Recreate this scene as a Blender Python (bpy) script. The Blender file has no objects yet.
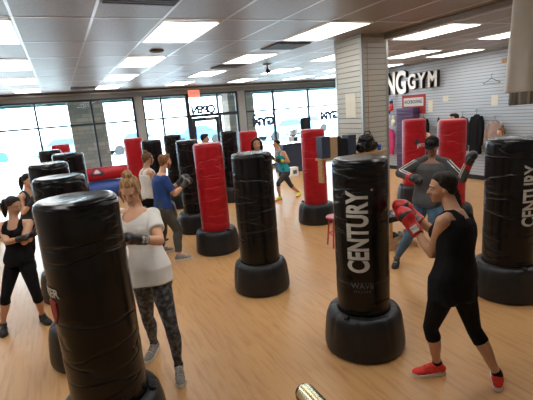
import bpy, bmesh, math, random
from mathutils import Vector, Matrix, noise
V = Vector
PI = math.pi
COL = bpy.context.scene.collection
random.seed(7)

# ------------------------------------------------------------------ materials
def new_mat(name):
    m = bpy.data.materials.new(name); m.use_nodes = True
    nt = m.node_tree; nt.nodes.clear()
    out = nt.nodes.new('ShaderNodeOutputMaterial')
    b = nt.nodes.new('ShaderNodeBsdfPrincipled')
    nt.links.new(b.outputs[0], out.inputs[0])
    return m, nt, b, out

def mat(name, col, rough=0.6, metal=0.0, var=0.0, vscale=8.0, col2=None, bump=0.0, bscale=40.0,
        stretch=(1, 1, 1), spec=0.5, sheen=0.0, coat=0.0, detail=4.0, contrast=(0.35, 0.65)):
    m, nt, b, out = new_mat(name)
    N = nt.nodes.new; L = nt.links.new
    b.inputs['Roughness'].default_value = rough
    b.inputs['Metallic'].default_value = metal
    b.inputs['Specular IOR Level'].default_value = spec
    b.inputs['Sheen Weight'].default_value = sheen
    b.inputs['Coat Weight'].default_value = coat
    tc = N('ShaderNodeTexCoord'); mp = N('ShaderNodeMapping')
    mp.inputs['Scale'].default_value = stretch
    L(tc.outputs['Object'], mp.inputs[0])
    if col2 is None:
        col2 = tuple(c * (1 - var) for c in col)
    nz = N('ShaderNodeTexNoise'); nz.inputs['Scale'].default_value = vscale
    nz.inputs['Detail'].default_value = detail
    L(mp.outputs[0], nz.inputs['Vector'])
    cr = N('ShaderNodeValToRGB')
    cr.color_ramp.elements[0].position = contrast[0]; cr.color_ramp.elements[1].position = contrast[1]
    cr.color_ramp.elements[0].color = (*col2, 1); cr.color_ramp.elements[1].color = (*col, 1)
    L(nz.outputs[0], cr.inputs[0]); L(cr.outputs[0], b.inputs['Base Color'])
    if bump:
        n2 = N('ShaderNodeTexNoise'); n2.inputs['Scale'].default_value = bscale
        n2.inputs['Detail'].default_value = 5
        L(mp.outputs[0], n2.inputs['Vector'])
        bp = N('ShaderNodeBump'); bp.inputs['Strength'].default_value = bump
        bp.inputs['Distance'].default_value = 0.01
        L(n2.outputs[0], bp.inputs['Height']); L(bp.outputs[0], b.inputs['Normal'])
    return m

def emit(name, col, s):
    m, nt, b, out = new_mat(name)
    b.inputs['Base Color'].default_value = (*col, 1)
    b.inputs['Emission Color'].default_value = (*col, 1)
    b.inputs['Emission Strength'].default_value = s
    return m

def glass_mat(name, tint=(0.93, 0.97, 0.97)):
    m, nt, b, out = new_mat(name); nt.nodes.remove(b)
    t = nt.nodes.new('ShaderNodeBsdfTransparent'); t.inputs[0].default_value = (*tint, 1)
    g = nt.nodes.new('ShaderNodeBsdfGlossy'); g.inputs['Roughness'].default_value = 0.02
    mx = nt.nodes.new('ShaderNodeMixShader'); fr = nt.nodes.new('ShaderNodeFresnel')
    fr.inputs[0].default_value = 1.3
    nt.links.new(fr.outputs[0], mx.inputs[0]); nt.links.new(t.outputs[0], mx.inputs[1])
    nt.links.new(g.outputs[0], mx.inputs[2]); nt.links.new(mx.outputs[0], out.inputs[0])
    return m

M = {}
M['vinyl_black'] = mat('black vinyl', (0.004, 0.004, 0.005), 0.27, bump=0.10, bscale=14, spec=.35, stretch=(1, 1, 2.6), var=0.3)
M['vinyl_red'] = mat('red vinyl', (0.43, 0.006, 0.014), 0.34, bump=0.10, bscale=14, spec=.35, stretch=(1, 1, 2.6), var=0.22)
M['vinyl_blue'] = mat('blue vinyl', (0.02, 0.07, 0.30), 0.4, bump=0.2, bscale=20)
def creased(m, fine=.035):
    nt = m.node_tree; N = nt.nodes.new; L = nt.links.new
    b = [n for n in nt.nodes if n.type == 'BSDF_PRINCIPLED'][0]
    tc = N('ShaderNodeTexCoord'); oi = N('ShaderNodeObjectInfo'); ad = N('ShaderNodeVectorMath'); ad.operation = 'ADD'
    L(tc.outputs['Object'], ad.inputs[0]); L(oi.outputs['Location'], ad.inputs[1])
    mp = N('ShaderNodeMapping'); mp.inputs['Scale'].default_value = (1.1, 1.1, 4.2); L(ad.outputs[0], mp.inputs[0])
    nz = N('ShaderNodeTexNoise'); nz.inputs['Scale'].default_value = 1.25; nz.inputs['Detail'].default_value = 2.5; nz.inputs['Roughness'].default_value = .45
    L(mp.outputs[0], nz.inputs['Vector'])
    s = N('ShaderNodeMath'); s.operation = 'SUBTRACT'; s.inputs[1].default_value = .5; L(nz.outputs[0], s.inputs[0])
    a = N('ShaderNodeMath'); a.operation = 'ABSOLUTE'; L(s.outputs[0], a.inputs[0])
    r = N('ShaderNodeMapRange'); r.interpolation_type = 'SMOOTHSTEP'; r.inputs[1].default_value = 0; r.inputs[2].default_value = fine; L(a.outputs[0], r.inputs[0])
    b1 = N('ShaderNodeBump'); b1.inputs['Strength'].default_value = .8; b1.inputs['Distance'].default_value = .006; L(r.outputs[0], b1.inputs['Height'])
    b2 = N('ShaderNodeBump'); b2.inputs['Strength'].default_value = .5; b2.inputs['Distance'].default_value = .012; L(nz.outputs[0], b2.inputs['Height']); L(b1.outputs[0], b2.inputs['Normal'])
    L(b2.outputs[0], b.inputs['Normal'])
creased(M['vinyl_black']); creased(M['vinyl_red'], .03)
M['plastic_black'] = mat('black moulded plastic', (0.012, 0.013, 0.015), 0.42, bump=0.15, bscale=90, var=0.35, spec=.4)
M['white_ink'] = mat('white print', (0.60, 0.59, 0.54), 0.6, var=0.15, vscale=20)
M['grey_ink'] = mat('grey print', (0.10, 0.10, 0.11), 0.6)
M['dark_ink'] = mat('dark lettering', (0.02, 0.025, 0.06), 0.6)
M['red_ink'] = mat('red print', (0.33, 0.02, 0.03), 0.6)
M['skin_light'] = mat('fair skin', (0.72, 0.385, 0.235), 0.5, var=0.14, vscale=9, bump=0.05, bscale=60)
M['skin_tan'] = mat('tan skin', (0.56, 0.30, 0.18), 0.5, var=0.14, vscale=9, bump=0.05, bscale=60)
M['skin_brown'] = mat('brown skin', (0.30, 0.145, 0.085), 0.5, var=0.15, vscale=9, bump=0.05, bscale=60)
M['lip'] = mat('lips', (0.50, 0.17, 0.15), 0.45)
M['eye_white'] = mat('eye white', (0.30, 0.26, 0.24), 0.3)
M['iris'] = mat('dark iris', (0.03, 0.02, 0.015), 0.2)
def hair(name, a, b, st=(60, 60, 7)):
    return mat(name, a, 0.6, col2=b, vscale=1.3, stretch=st, bump=0.6, bscale=1.5, detail=3, spec=.25)
M['hair_dark'] = hair('dark hair', (0.022, 0.013, 0.009), (0.008, 0.006, 0.006))
M['hair_blond'] = hair('dark blond hair', (0.50, 0.30, 0.13), (0.20, 0.10, 0.045))
M['hair_brown'] = hair('brown hair', (0.20, 0.105, 0.05), (0.07, 0.035, 0.02))
M['hair_ginger'] = hair('ginger brown hair', (0.30, 0.13, 0.05), (0.12, 0.05, 0.02))
M['cloth_black'] = mat('black cloth', (0.005, 0.005, 0.006), 0.9, var=0.3, bump=0.25, bscale=30, spec=.25)
M['cloth_white'] = mat('white cotton', (0.80, 0.78, 0.74), 0.85, var=0.07, bump=0.3, bscale=24)
M['cloth_blue'] = mat('royal blue cloth', (0.012, 0.055, 0.23), 0.8, var=0.25, bump=0.3, bscale=24)
M['cloth_teal'] = mat('teal cloth', (0.01, 0.33, 0.40), 0.75, var=0.15, bump=0.2)
M['cloth_olive'] = mat('olive grey cloth', (0.070, 0.072, 0.060), 0.85, var=0.25, bump=0.3, bscale=24)
M['cloth_grey'] = mat('dark grey jersey', (0.085, 0.088, 0.092), 0.85, var=0.25, bump=0.3, bscale=24)
M['cloth_charcoal'] = mat('charcoal cloth', (0.035, 0.036, 0.04), 0.8, var=0.2, bump=0.2)
M['denim'] = mat('blue denim', (0.085, 0.17, 0.27), 0.85, var=0.35, vscale=14, bump=0.2)
M['legging_print'] = mat('marbled grey leggings', (0.20, 0.22, 0.25), 0.7, col2=(0.030, 0.034, 0.042), vscale=24, contrast=(0.42, 0.68), detail=8)
M['shoe_red'] = mat('orange red mesh', (0.80, 0.035, 0.02), 0.6, var=0.25, vscale=60)
M['shoe_grey'] = mat('grey knit', (0.30, 0.27, 0.25), 0.7, var=0.3, vscale=60)
M['shoe_black'] = mat('black shoe fabric', (0.018, 0.018, 0.02), 0.6)
M['shoe_yellow'] = mat('neon yellow mesh', (0.65, 0.85, 0.02), 0.6)
M['sole_white'] = mat('white rubber', (0.72, 0.70, 0.66), 0.6)
M['sole_pink'] = mat('pink rubber', (0.80, 0.10, 0.22), 0.6)
M['glove_red'] = mat('red leather', (0.56, 0.016, 0.018), 0.38, bump=0.2, bscale=30, var=0.2)
M['glove_black'] = mat('black leather', (0.014, 0.014, 0.016), 0.4, bump=0.2, bscale=30)
M['glove_blue'] = mat('blue leather', (0.03, 0.12, 0.50), 0.4)
M['metal_dark'] = mat('dark window metal', (0.018, 0.022, 0.032), 0.45, metal=0.3)
M['metal_grey'] = mat('brushed aluminium', (0.42, 0.42, 0.40), 0.38, metal=0.8)
M['chrome'] = mat('steel wire', (0.5, 0.5, 0.5), 0.25, metal=1.0)
M['brass'] = mat('brushed brass steel', (0.62, 0.56, 0.36), 0.24, metal=1.0)
M['pilaster'] = mat('painted grey post', (0.34, 0.36, 0.36), 0.6, var=0.06)
M['header'] = mat('painted grey header', (0.22, 0.24, 0.25), 0.4, var=0.06)
M['slat'] = mat('grey slatwall', (0.50, 0.56, 0.62), 0.42, var=0.05, vscale=2)
M['slat_beige'] = mat('beige grey slatwall', (0.50, 0.485, 0.42), 0.42, var=0.05, vscale=2)
M['groove'] = mat('slatwall groove shade', (0.19, 0.19, 0.19), 0.6)  # darker than the slats: shade in the grooves put into the colour
M['paint'] = mat('off white wall paint', (0.60, 0.57, 0.52), 0.8, var=0.05)
M['tbar'] = mat('white ceiling grid', (0.84, 0.87, 0.90), 0.25, var=0.03)
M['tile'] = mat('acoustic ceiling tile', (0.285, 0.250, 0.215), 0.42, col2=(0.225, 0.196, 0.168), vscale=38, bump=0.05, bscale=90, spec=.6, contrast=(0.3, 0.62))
M['vent'] = mat('dark vent grille', (0.12, 0.12, 0.13), 0.5, metal=0.3)
M['paper'] = mat('cream paper', (0.72, 0.69, 0.58), 0.8, var=0.05)
M['wood'] = mat('pine board', (0.58, 0.34, 0.14), 0.5, col2=(0.40, 0.22, 0.09), vscale=3, stretch=(3, 3, 30), bump=0.1)
M['fuchsia'] = mat('fuchsia fabric', (0.62, 0.02, 0.16), 0.7, var=0.3, bump=0.2)
M['purple'] = mat('purple fabric', (0.085, 0.045, 0.12), 0.6, var=0.2, stretch=(1, 1, 12))
M['taupe'] = mat('dusty rose cloth', (0.36, 0.25, 0.21), 0.85, var=0.25, bump=0.3)
M['stripe_grey'] = mat('grey striped cloth', (0.33, 0.31, 0.27), 0.85, col2=(0.15, 0.14, 0.13), vscale=1.2, stretch=(40, 40, 1), contrast=(0.4, 0.6))
M['red_paint'] = mat('red enamel', (0.48, 0.012, 0.03), 0.35)
M['navy'] = mat('navy laminate', (0.030, 0.045, 0.085), 0.5, var=0.2)
M['white_paint'] = mat('white board', (0.86, 0.86, 0.84), 0.6)
M['screen'] = mat('black screen', (0.010, 0.011, 0.013), 0.2)
M['cardboard'] = mat('cardboard', (0.46, 0.31, 0.17), 0.8, var=0.1)
M['exit_red'] = emit('exit sign red', (0.95, 0.28, 0.20), 0.9)
M['lamp'] = emit('fluorescent diffuser', (1.0, 0.985, 0.95), 7.5)
M['orange'] = mat('orange cord', (0.45, 0.16, 0.06), 0.6)
M['brown'] = mat('brown grille', (0.16, 0.12, 0.09), 0.7)
M['glass'] = glass_mat('window glass')
M['asphalt'] = mat('pale parking lot', (0.55, 0.55, 0.55), 0.9, var=0.15, vscale=0.6)
M['awning'] = mat('teal awning', (0.06, 0.22, 0.22), 0.7, var=0.2)
M['soffit'] = mat('outdoor soffit', (0.45, 0.50, 0.50), 0.8)
M['car_blue'] = mat('blue car paint', (0.03, 0.16, 0.42), 0.25, coat=0.6)
M['car_silver'] = mat('silver car paint', (0.55, 0.60, 0.66), 0.3, metal=0.4, coat=0.5)
M['car_teal'] = mat('pale teal car paint', (0.12, 0.36, 0.42), 0.3, coat=0.5)
M['car_glass'] = mat('car glass', (0.03, 0.05, 0.07), 0.1)
M['tyre'] = mat('tyre', (0.02, 0.02, 0.02), 0.8)
M['concrete'] = mat('outdoor paving', (0.50, 0.50, 0.49), 0.9, var=0.1)

def brick_mat():
    m, nt, b, out = new_mat('grey brown brick')
    N = nt.nodes.new; L = nt.links.new
    tc = N('ShaderNodeTexCoord'); sp = N('ShaderNodeSeparateXYZ'); cb = N('ShaderNodeCombineXYZ')
    ad = N('ShaderNodeMath'); ad.operation = 'ADD'
    L(tc.outputs['Object'], sp.inputs[0]); L(sp.outputs[0], ad.inputs[0]); L(sp.outputs[1], ad.inputs[1])
    L(ad.outputs[0], cb.inputs[0]); L(sp.outputs[2], cb.inputs[1])
    bt = N('ShaderNodeTexBrick'); bt.inputs['Scale'].default_value = 1.0
    bt.inputs['Brick Width'].default_value = 0.40; bt.inputs['Row Height'].default_value = 0.14
    bt.inputs['Mortar Size'].default_value = 0.010
    bt.inputs['Color1'].default_value = (0.42, 0.30, 0.22, 1); bt.inputs['Color2'].default_value = (0.24, 0.19, 0.155, 1)
    bt.inputs['Mortar'].default_value = (0.20, 0.19, 0.18, 1)
    L(cb.outputs[0], bt.inputs['Vector']); L(bt.outputs[0], b.inputs['Base Color'])
    b.inputs['Roughness'].default_value = 0.9
    return m
M['brick'] = brick_mat()

def floor_mat():
    m, nt, b, out = new_mat('honey laminate floor')
    N = nt.nodes.new; L = nt.links.new
    tc = N('ShaderNodeTexCoord')
    bt = N('ShaderNodeTexBrick'); bt.inputs['Scale'].default_value = 1.0
    bt.inputs['Brick Width'].default_value = 1.3; bt.inputs['Row Height'].default_value = 0.195
    bt.inputs['Mortar Size'].default_value = 0.0012; bt.inputs['Bias'].default_value = -0.1
    bt.inputs['Color1'].default_value = (0.62, 0.350, 0.145, 1); bt.inputs['Color2'].default_value = (0.585, 0.325, 0.132, 1)
    bt.inputs['Mortar'].default_value = (0.50, 0.28, 0.12, 1)
    rt = N('ShaderNodeMapping'); rt.inputs['Rotation'].default_value = (0, 0, PI / 2); L(tc.outputs['Object'], rt.inputs[0])
    L(rt.outputs[0], bt.inputs['Vector'])
    mp = N('ShaderNodeMapping'); mp.inputs['Scale'].default_value = (1.6, 15, 1)
    L(rt.outputs[0], mp.inputs[0])
    n1 = N('ShaderNodeTexNoise'); n1.inputs['Scale'].default_value = 1.6; n1.inputs['Detail'].default_value = 7
    n1.inputs['Distortion'].default_value = 0.6
    L(mp.outputs[0], n1.inputs['Vector'])
    cr = N('ShaderNodeValToRGB'); e = cr.color_ramp.elements
    e[0].position = 0.30; e[0].color = (0.78, 0.70, 0.62, 1); e[1].position = 0.52; e[1].color = (1, 1, 1, 1)
    L(n1.outputs[0], cr.inputs[0])
    mx = N('ShaderNodeMix'); mx.data_type = 'RGBA'; mx.blend_type = 'MULTIPLY'; mx.inputs[0].default_value = 0.75
    L(bt.outputs[0], mx.inputs[6]); L(cr.outputs[0], mx.inputs[7])
    L(mx.outputs[2], b.inputs['Base Color'])
    n2 = N('ShaderNodeTexNoise'); n2.inputs['Scale'].default_value = 2.2; n2.inputs['Detail'].default_value = 3
    L(tc.outputs['Object'], n2.inputs['Vector'])
    mr = N('ShaderNodeMapRange'); mr.inputs[3].default_value = 0.30; mr.inputs[4].default_value = 0.42
    L(n2.outputs[0], mr.inputs[0]); L(mr.outputs[0], b.inputs['Roughness'])
    b.inputs['Specular IOR Level'].default_value = 0.5
    bp = N('ShaderNodeBump'); bp.inputs['Strength'].default_value = 0.05; bp.inputs['Distance'].default_value = 0.003
    L(n1.outputs[0], bp.inputs['Height']); L(bp.outputs[0], b.inputs['Normal'])
    return m
M['floor'] = floor_mat()

# ------------------------------------------------------------------ object helpers
def link(name, mesh, m, parent=None, loc=(0, 0, 0), smooth=True):
    o = bpy.data.objects.new(name, mesh); COL.objects.link(o)
    o.location = loc
    if parent is not None: o.parent = parent
    if m is not None and len(mesh.materials) == 0: mesh.materials.append(m)
    if smooth:
        for p in mesh.polygons: p.use_smooth = True
    return o

def obj(name, bm, m, parent=None, loc=(0, 0, 0), smooth=False):
    bmesh.ops.recalc_face_normals(bm, faces=bm.faces)
    me = bpy.data.meshes.new(name); bm.to_mesh(me); bm.free()
    o = link(name, me, m, parent, loc, smooth)
    if smooth == 'auto':
        for p in me.polygons: p.use_smooth = True
        me.set_sharp_from_angle(angle=math.radians(35))
    return o

def tag(o, label, cat, group=None, kind=None):
    o['label'] = label; o['category'] = cat
    if group: o['group'] = group
    if kind: o['kind'] = kind
    return o

def thing(name, label, cat, loc=(0, 0, 0), rz=0, group=None):
    o = bpy.data.objects.new(name, None); COL.objects.link(o)
    o.location = loc; o.rotation_euler = (0, 0, rz); o.empty_display_size = 0.1
    return tag(o, label, cat, group)

def struct(name, bm, m, label=None, cat=None, smooth=False):
    o = obj(name, bm, m, None, smooth=smooth); o['kind'] = 'structure'
    if label: o['label'] = label
    if cat: o['category'] = cat
    return o

def box(bm, x0, x1, y0, y1, z0, z1, mi=0):
    vs = [bm.verts.new((x, y, z)) for z in (z0, z1) for y in (y0, y1) for x in (x0, x1)]
    for f in ((0, 1, 3, 2), (4, 6, 7, 5), (0, 4, 5, 1), (2, 3, 7, 6), (0, 2, 6, 4), (1, 5, 7, 3)):
        bm.faces.new([vs[i] for i in f]).material_index = mi
    return vs

def bevel_box(x0, x1, y0, y1, z0, z1, r=0.01, seg=2):
    bm = bmesh.new(); box(bm, x0, x1, y0, y1, z0, z1)
    bmesh.ops.bevel(bm, geom=bm.edges[:], offset=r, segments=seg, affect='EDGES', profile=0.6)
    return bm

def lathe(bm, prof, seg=48, cx=0, cy=0, fn=None):
    rings = []
    for (r, z) in prof:
        if r < 1e-5: rings.append([bm.verts.new((cx, cy, z))]); continue
        ring = []
        for i in range(seg):
            a = 2 * PI * i / seg; rr, zz = r, z
            if fn: rr, zz = fn(a, r, z)
            ring.append(bm.verts.new((cx + rr * math.cos(a), cy + rr * math.sin(a), zz)))
        rings.append(ring)
    for a, b in zip(rings, rings[1:]):
        if len(a) == 1 and len(b) == 1: continue
        for i in range(seg):
            j = (i + 1) % seg
            if len(a) == 1: bm.faces.new((a[0], b[j], b[i]))
            elif len(b) == 1: bm.faces.new((a[i], a[j], b[0]))
            else: bm.faces.new((a[i], a[j], b[j], b[i]))
    return bm

def frame(d):
    d = d.normalized(); h = V((0, 0, 1)) if abs(d.z) < 0.9 else V((1, 0, 0))
    x = d.cross(h).normalized(); return x, d.cross(x).normalized(), d

def tube(bm, pts, r, seg=10, cap=True):
    pts = [V(p) for p in pts]; n = len(pts)
    rs = r if isinstance(r, (list, tuple)) else [r] * n
    rings = []; px = None
    for i, p in enumerate(pts):
        d = (pts[min(i + 1, n - 1)] - pts[max(i - 1, 0)])
        x, y, dd = frame(d)
        if px is not None:
            x = (px - dd * px.dot(dd)).normalized(); y = dd.cross(x)
        px = x
        rings.append([bm.verts.new(p + (x * math.cos(2 * PI * k / seg) + y * math.sin(2 * PI * k / seg)) * rs[i]) for k in range(seg)])
    for a, b in zip(rings, rings[1:]):
        for k in range(seg): bm.faces.new((a[k], a[(k + 1) % seg], b[(k + 1) % seg], b[k]))
    if cap: bm.faces.new(rings[0][::-1]); bm.faces.new(rings[-1])
    return bm

def sphere(bm, c, r, X=None, Y=None, Z=None, seg=16, rings=10):
    """ellipsoid: r scalar or 3-tuple along axes X, Y, Z"""
    if not isinstance(r, (list, tuple)): r = (r, r, r)
    X = X or V((1, 0, 0)); Y = Y or V((0, 1, 0)); Z = Z or V((0, 0, 1)); c = V(c)
    top = bm.verts.new(c + Z * r[2]); bot = bm.verts.new(c - Z * r[2]); R_ = []
    for i in range(1, rings):
        t = PI * i / rings
        R_.append([bm.verts.new(c + X * (r[0] * math.sin(t) * math.cos(2 * PI * k / seg)) + Y * (r[1] * math.sin(t) * math.sin(2 * PI * k / seg)) + Z * (r[2] * math.cos(t))) for k in range(seg)])
    for k in range(seg):
        j = (k + 1) % seg
        bm.faces.new((top, R_[0][k], R_[0][j])); bm.faces.new((bot, R_[-1][j], R_[-1][k]))
        for a, b in zip(R_, R_[1:]): bm.faces.new((a[k], b[k], b[j], a[j]))
    return bm

def cap(bm, a, b, ra, rb, flat=False, seg=14):
    """tapered capsule (overlapping closed pieces, merged later by the remesh)"""
    a = V(a); b = V(b)
    tube(bm, [a, b], [ra, rb], seg)
    sphere(bm, a, ra, seg=seg, rings=8)
    if not flat: sphere(bm, b, rb, seg=seg, rings=8)

def loft(bm, secs, seg=24, power=2.3):
    """closed loft: secs = [(centre, X, Y, rx, ry)]"""
    rings = []
    for (c, X, Y, rx, ry) in secs:
        ring = []
        for k in range(seg):
            a = 2 * PI * k / seg; ca, sa = math.cos(a), math.sin(a)
            ca = math.copysign(abs(ca) ** (2 / power), ca); sa = math.copysign(abs(sa) ** (2 / power), sa)
            ring.append(bm.verts.new(V(c) + X * (rx * ca) + Y * (ry * sa)))
        rings.append(ring)
    for a, b in zip(rings, rings[1:]):
        for k in range(seg): bm.faces.new((a[k], a[(k + 1) % seg], b[(k + 1) % seg], b[k]))
    bm.faces.new(rings[0][::-1]); bm.faces.new(rings[-1])

def remesh(bm, vox, smooth=3, disp=0.0, dscale=9.0, dstretch=(1, 1, 1), seed=0.0):
    """union of closed pieces -> one continuous surface"""
    bmesh.ops.recalc_face_normals(bm, faces=bm.faces)
    me = bpy.data.meshes.new('tmp'); bm.to_mesh(me); bm.free()
    o = bpy.data.objects.new('tmp', me); COL.objects.link(o)
    md = o.modifiers.new('r', 'REMESH'); md.mode = 'VOXEL'; md.voxel_size = vox
    if smooth:
        ms = o.modifiers.new('s', 'SMOOTH'); ms.iterations = smooth; ms.factor = 0.5
    dg = bpy.context.evaluated_depsgraph_get()
    me2 = bpy.data.meshes.new_from_object(o.evaluated_get(dg))
    bpy.data.objects.remove(o); bpy.data.meshes.remove(me)
    if disp:
        ns = [v.normal.copy() for v in me2.vertices]
        for v, n in zip(me2.vertices, ns):
            q = V((v.co.x * dstretch[0], v.co.y * dstretch[1], v.co.z * dstretch[2])) * dscale + V((seed, seed * 2, 0))
            v.co += n * disp * noise.noise(q)
    return me2

def text_mesh(txt, size, extrude=0.002, bold=0.0, spacing=1.0):
    cu = bpy.data.curves.new('t', 'FONT'); cu.body = txt; cu.size = size; cu.extrude = extrude
    cu.offset = bold; cu.align_x = 'CENTER'; cu.align_y = 'CENTER'; cu.space_character = spacing
    o = bpy.data.objects.new('t', cu); COL.objects.link(o)
    dg = bpy.context.evaluated_depsgraph_get()
    me = bpy.data.meshes.new_from_object(o.evaluated_get(dg))
    bpy.data.objects.remove(o); bpy.data.curves.remove(cu)
    bm = bmesh.new(); bm.from_mesh(me); bpy.data.meshes.remove(me)
    for f in bm.faces: f.material_index = 0
    return bm

def flat_text(name, txt, size, m, parent, origin, X, Y, extrude=0.002, bold=0.0, sx=1.0, sy=1.0, spacing=1.0):
    bm = text_mesh(txt, size, extrude, bold, spacing)
    X = V(X).normalized(); Y = V(Y).normalized(); Z = X.cross(Y); O = V(origin)
    for v in bm.verts: v.co = O + X * (v.co.x * sx) + Y * (v.co.y * sy) + Z * v.co.z
    return obj(name, bm, m, parent)

def wrap_text(name, txt, size, m, parent, rad, ang, zc, vertical=True, sx=1.0, sy=1.0, bold=0.0, rfn=None):
    """lettering printed round a cylinder; ang = direction of its middle"""
    bm = text_mesh(txt, size, 0.0, bold)
    for i in range(-14, 15):
        no = (0, 1, 0) if vertical else (1, 0, 0)
        co = (0, i * 0.015 / sy, 0) if vertical else (i * 0.015 / sx, 0, 0)
        bmesh.ops.bisect_plane(bm, geom=bm.verts[:] + bm.edges[:] + bm.faces[:], plane_co=co, plane_no=no)
    for v in bm.verts:
        u, w = v.co.x * sx, v.co.y * sy
        if vertical: arc, z = -w, u        # reads from the bottom upwards
        else: arc, z = u, w
        a = ang + arc / rad; r = rad + 0.0025
        v.co = V((r * math.cos(a), r * math.sin(a), zc + z))
    return obj(name, bm, m, parent)
# ------------------------------------------------------------------ camera
HCAM = 2.15
def setup_camera():
    f, p, r, y = 408.65, 0.215673, 0.0800661, 0.451974
    fw = V((math.sin(y) * math.cos(p), math.cos(y) * math.cos(p), -math.sin(p)))
    rt = V((math.cos(y), -math.sin(y), 0)); dn = fw.cross(rt)
    c, s = math.cos(r), math.sin(r)
    cx = rt * c + dn * s; cy = rt * (-s) + dn * c
    cam = bpy.data.cameras.new('camera'); o = bpy.data.objects.new('camera', cam); COL.objects.link(o)
    m = Matrix((( cx.x, -cy.x, -fw.x, 0), (cx.y, -cy.y, -fw.y, 0), (cx.z, -cy.z, -fw.z, HCAM), (0, 0, 0, 1)))
    o.matrix_world = m
    cam.sensor_width = 36; cam.lens = f * 36 / 533; cam.clip_start = 0.02; cam.clip_end = 300
    bpy.context.scene.camera = o
setup_camera()

# ------------------------------------------------------------------ room shell
XL, XR, YB, YW, ZC = -4.6, 9.36, -1.6, 13.6, 3.1
XRR, YSE = 11.3, 12.1      # the slatted wall ends at YSE, beyond it the room is wider
b = bmesh.new(); box(b, XL - .1, XRR + .1, YB - .1, YW + .2, -0.1, 0); struct('floor', b, M['floor'], 'honey coloured wood look laminate floor', 'floor')
b = bmesh.new(); box(b, XL - .1, XRR + .1, YB - .1, YW + .2, ZC + 0.0015, ZC + 0.12); struct('ceiling', b, M['tile'], 'drop ceiling of speckled acoustic tiles', 'ceiling')
b = bmesh.new(); box(b, XL - .1, XL, YB - .1, YW + .2, 0, ZC + .012); struct('wall_left', b, M['paint'])
b = bmesh.new(); box(b, XL, XR, YB - .1, YB, 0, ZC + .012); struct('wall_back', b, M['paint'])

# ceiling grid
GX0, GDX, GY0, GDY = -0.19, 0.644, 4.30, 1.206
SHR = -.045
b = bmesh.new()
k = -6
while GX0 + k * GDX < XRR:
    x = GX0 + k * GDX
    if x > XL: box(b, x - .012, x + .012, YB if x < XR else YSE, YW, ZC - .001, ZC + .012)
    k += 1
k = -4
while GY0 + k * GDY < YW:
    y = GY0 + k * GDY
    if y > YB + .3 and y < YW - .3:
        vs = box(b, XL, XR, y - .012, y + .012, ZC - .002, ZC + .012)
        for v in vs: v.co.y += SHR * v.co.x
    k += 1
struct('trim_1', b, M['tbar'], 'white T-bar grid of the drop ceiling', 'ceiling grid')

def ceiling_light(x0, x1, y0, y1, label):
    t = thing('ceiling_light', label, 'ceiling light', ((x0 + x1) / 2, (y0 + y1) / 2, ZC), 0, 'fluorescent troffers in the drop ceiling')
    hx, hy = (x1 - x0) / 2, (y1 - y0) / 2
    f = bmesh.new()
    for (a0, a1, c0, c1) in ((-hx, hx, -hy, -hy + .02), (-hx, hx, hy - .02, hy), (-hx, -hx + .02, -hy + .02, hy - .02), (hx - .02, hx, -hy + .02, hy - .02)):
        box(f, a0, a1, c0, c1, -0.012, -0.0025)
    obj('frame', f, M['tbar'], t)
    d = bmesh.new(); box(d, -hx + .02, hx - .02, -hy + .02, hy - .02, -0.008, -0.003)
    obj('diffuser', d, M['lamp'], t)
LN = {-1: 'far left', 2: 'left of centre', 5: 'centre', 8: 'right of centre', 11: 'far right', 13: 'rightmost wall side'}
RN = ['in the added unseen row over the viewer', 'in the nearest row', 'in the second row', 'in the third row', 'in the row by the windows']
for k in (-4, -1, 2, 5, 8, 11, 13):
    x0 = GX0 + k * GDX
    for r in range(5):  # first row, over the viewer, is out of view and added for its light
        y0 = GY0 + (2 * r - 2) * GDY
        y0 += SHR * (x0 + GDX / 2) + (.06 if k < 3 else 0)
        if y0 + GDY > YW - .1: continue
        if k == 13 and r < 2: continue
        nm = LN.get(k, 'leftmost of all')
        ceiling_light(x0 + .012, x0 + GDX - .012, y0 + .012, y0 + GDY - .012,
                      'bright rectangular ceiling light panel, %s column, %s' % (nm, RN[r]))

def ceiling_vent(x0, y0, w, d, label):
    t = thing('ceiling_vent', label, 'vent', (x0 + w / 2, y0 + d / 2, ZC))
    b = bmesh.new(); box(b, -w / 2, w / 2, -d / 2, d / 2, -.006, -.0025); obj('backing', b, M['groove'], t)
    b = bmesh.new()
    for i in range(9):
        y = -d / 2 + d * (i + .5) / 9; box(b, -w / 2 + .02, w / 2 - .02, y - .012, y + .012, -.02, -.006)
    obj('grille', b, M['vent'], t)
gx = lambda k: GX0 + k * GDX + .012
ceiling_vent(gx(1), GY0 - GDY * 1 + .06, GDX - .024, .57, 'dark grey ceiling air vent at the top edge, left of centre')
ceiling_vent(gx(5), GY0 + GDY + .012, GDX - .024, .57, 'dark grey ceiling air vent just beyond the nearest centre light')
ceiling_vent(gx(1), GY0 + GDY * 6 + .2, GDX - .024, .57, 'small dark ceiling vent near the window header')
ceiling_vent(gx(5) , GY0 + GDY * 3 + .012, GDX - .024, .57, 'dark grey ceiling vent left of the ceiling camera')
def disc(name, x, y, r, m, label, cat, h=.02):
    b = bmesh.new(); lathe(b, [(0, 0), (r, 0), (r, -h * .4), (r * .8, -h), (0, -h)], 24)
    return tag(obj(name, b, m, None, (x, y, ZC - .003), 'auto'), label, cat)
disc('ceiling_speaker', 1.44, 6.15, .1, M['brown'], 'round dark ceiling speaker beyond the nearest left light', 'speaker')
disc('smoke_detector', 6.7, 6.15, .06, M['tile'], 'small round detector on the ceiling between the right lights', 'smoke detector')
t = thing('security_camera', 'small black security camera hanging under a round ceiling plate', 'security camera', (4.15, 8.0, ZC))
b = bmesh.new(); lathe(b, [(0, -.003), (.09, -.003), (.09, -.01), (.06, -.03), (0, -.03)], 24); obj('mount_plate', b, M['tile'], t, smooth='auto')
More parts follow.
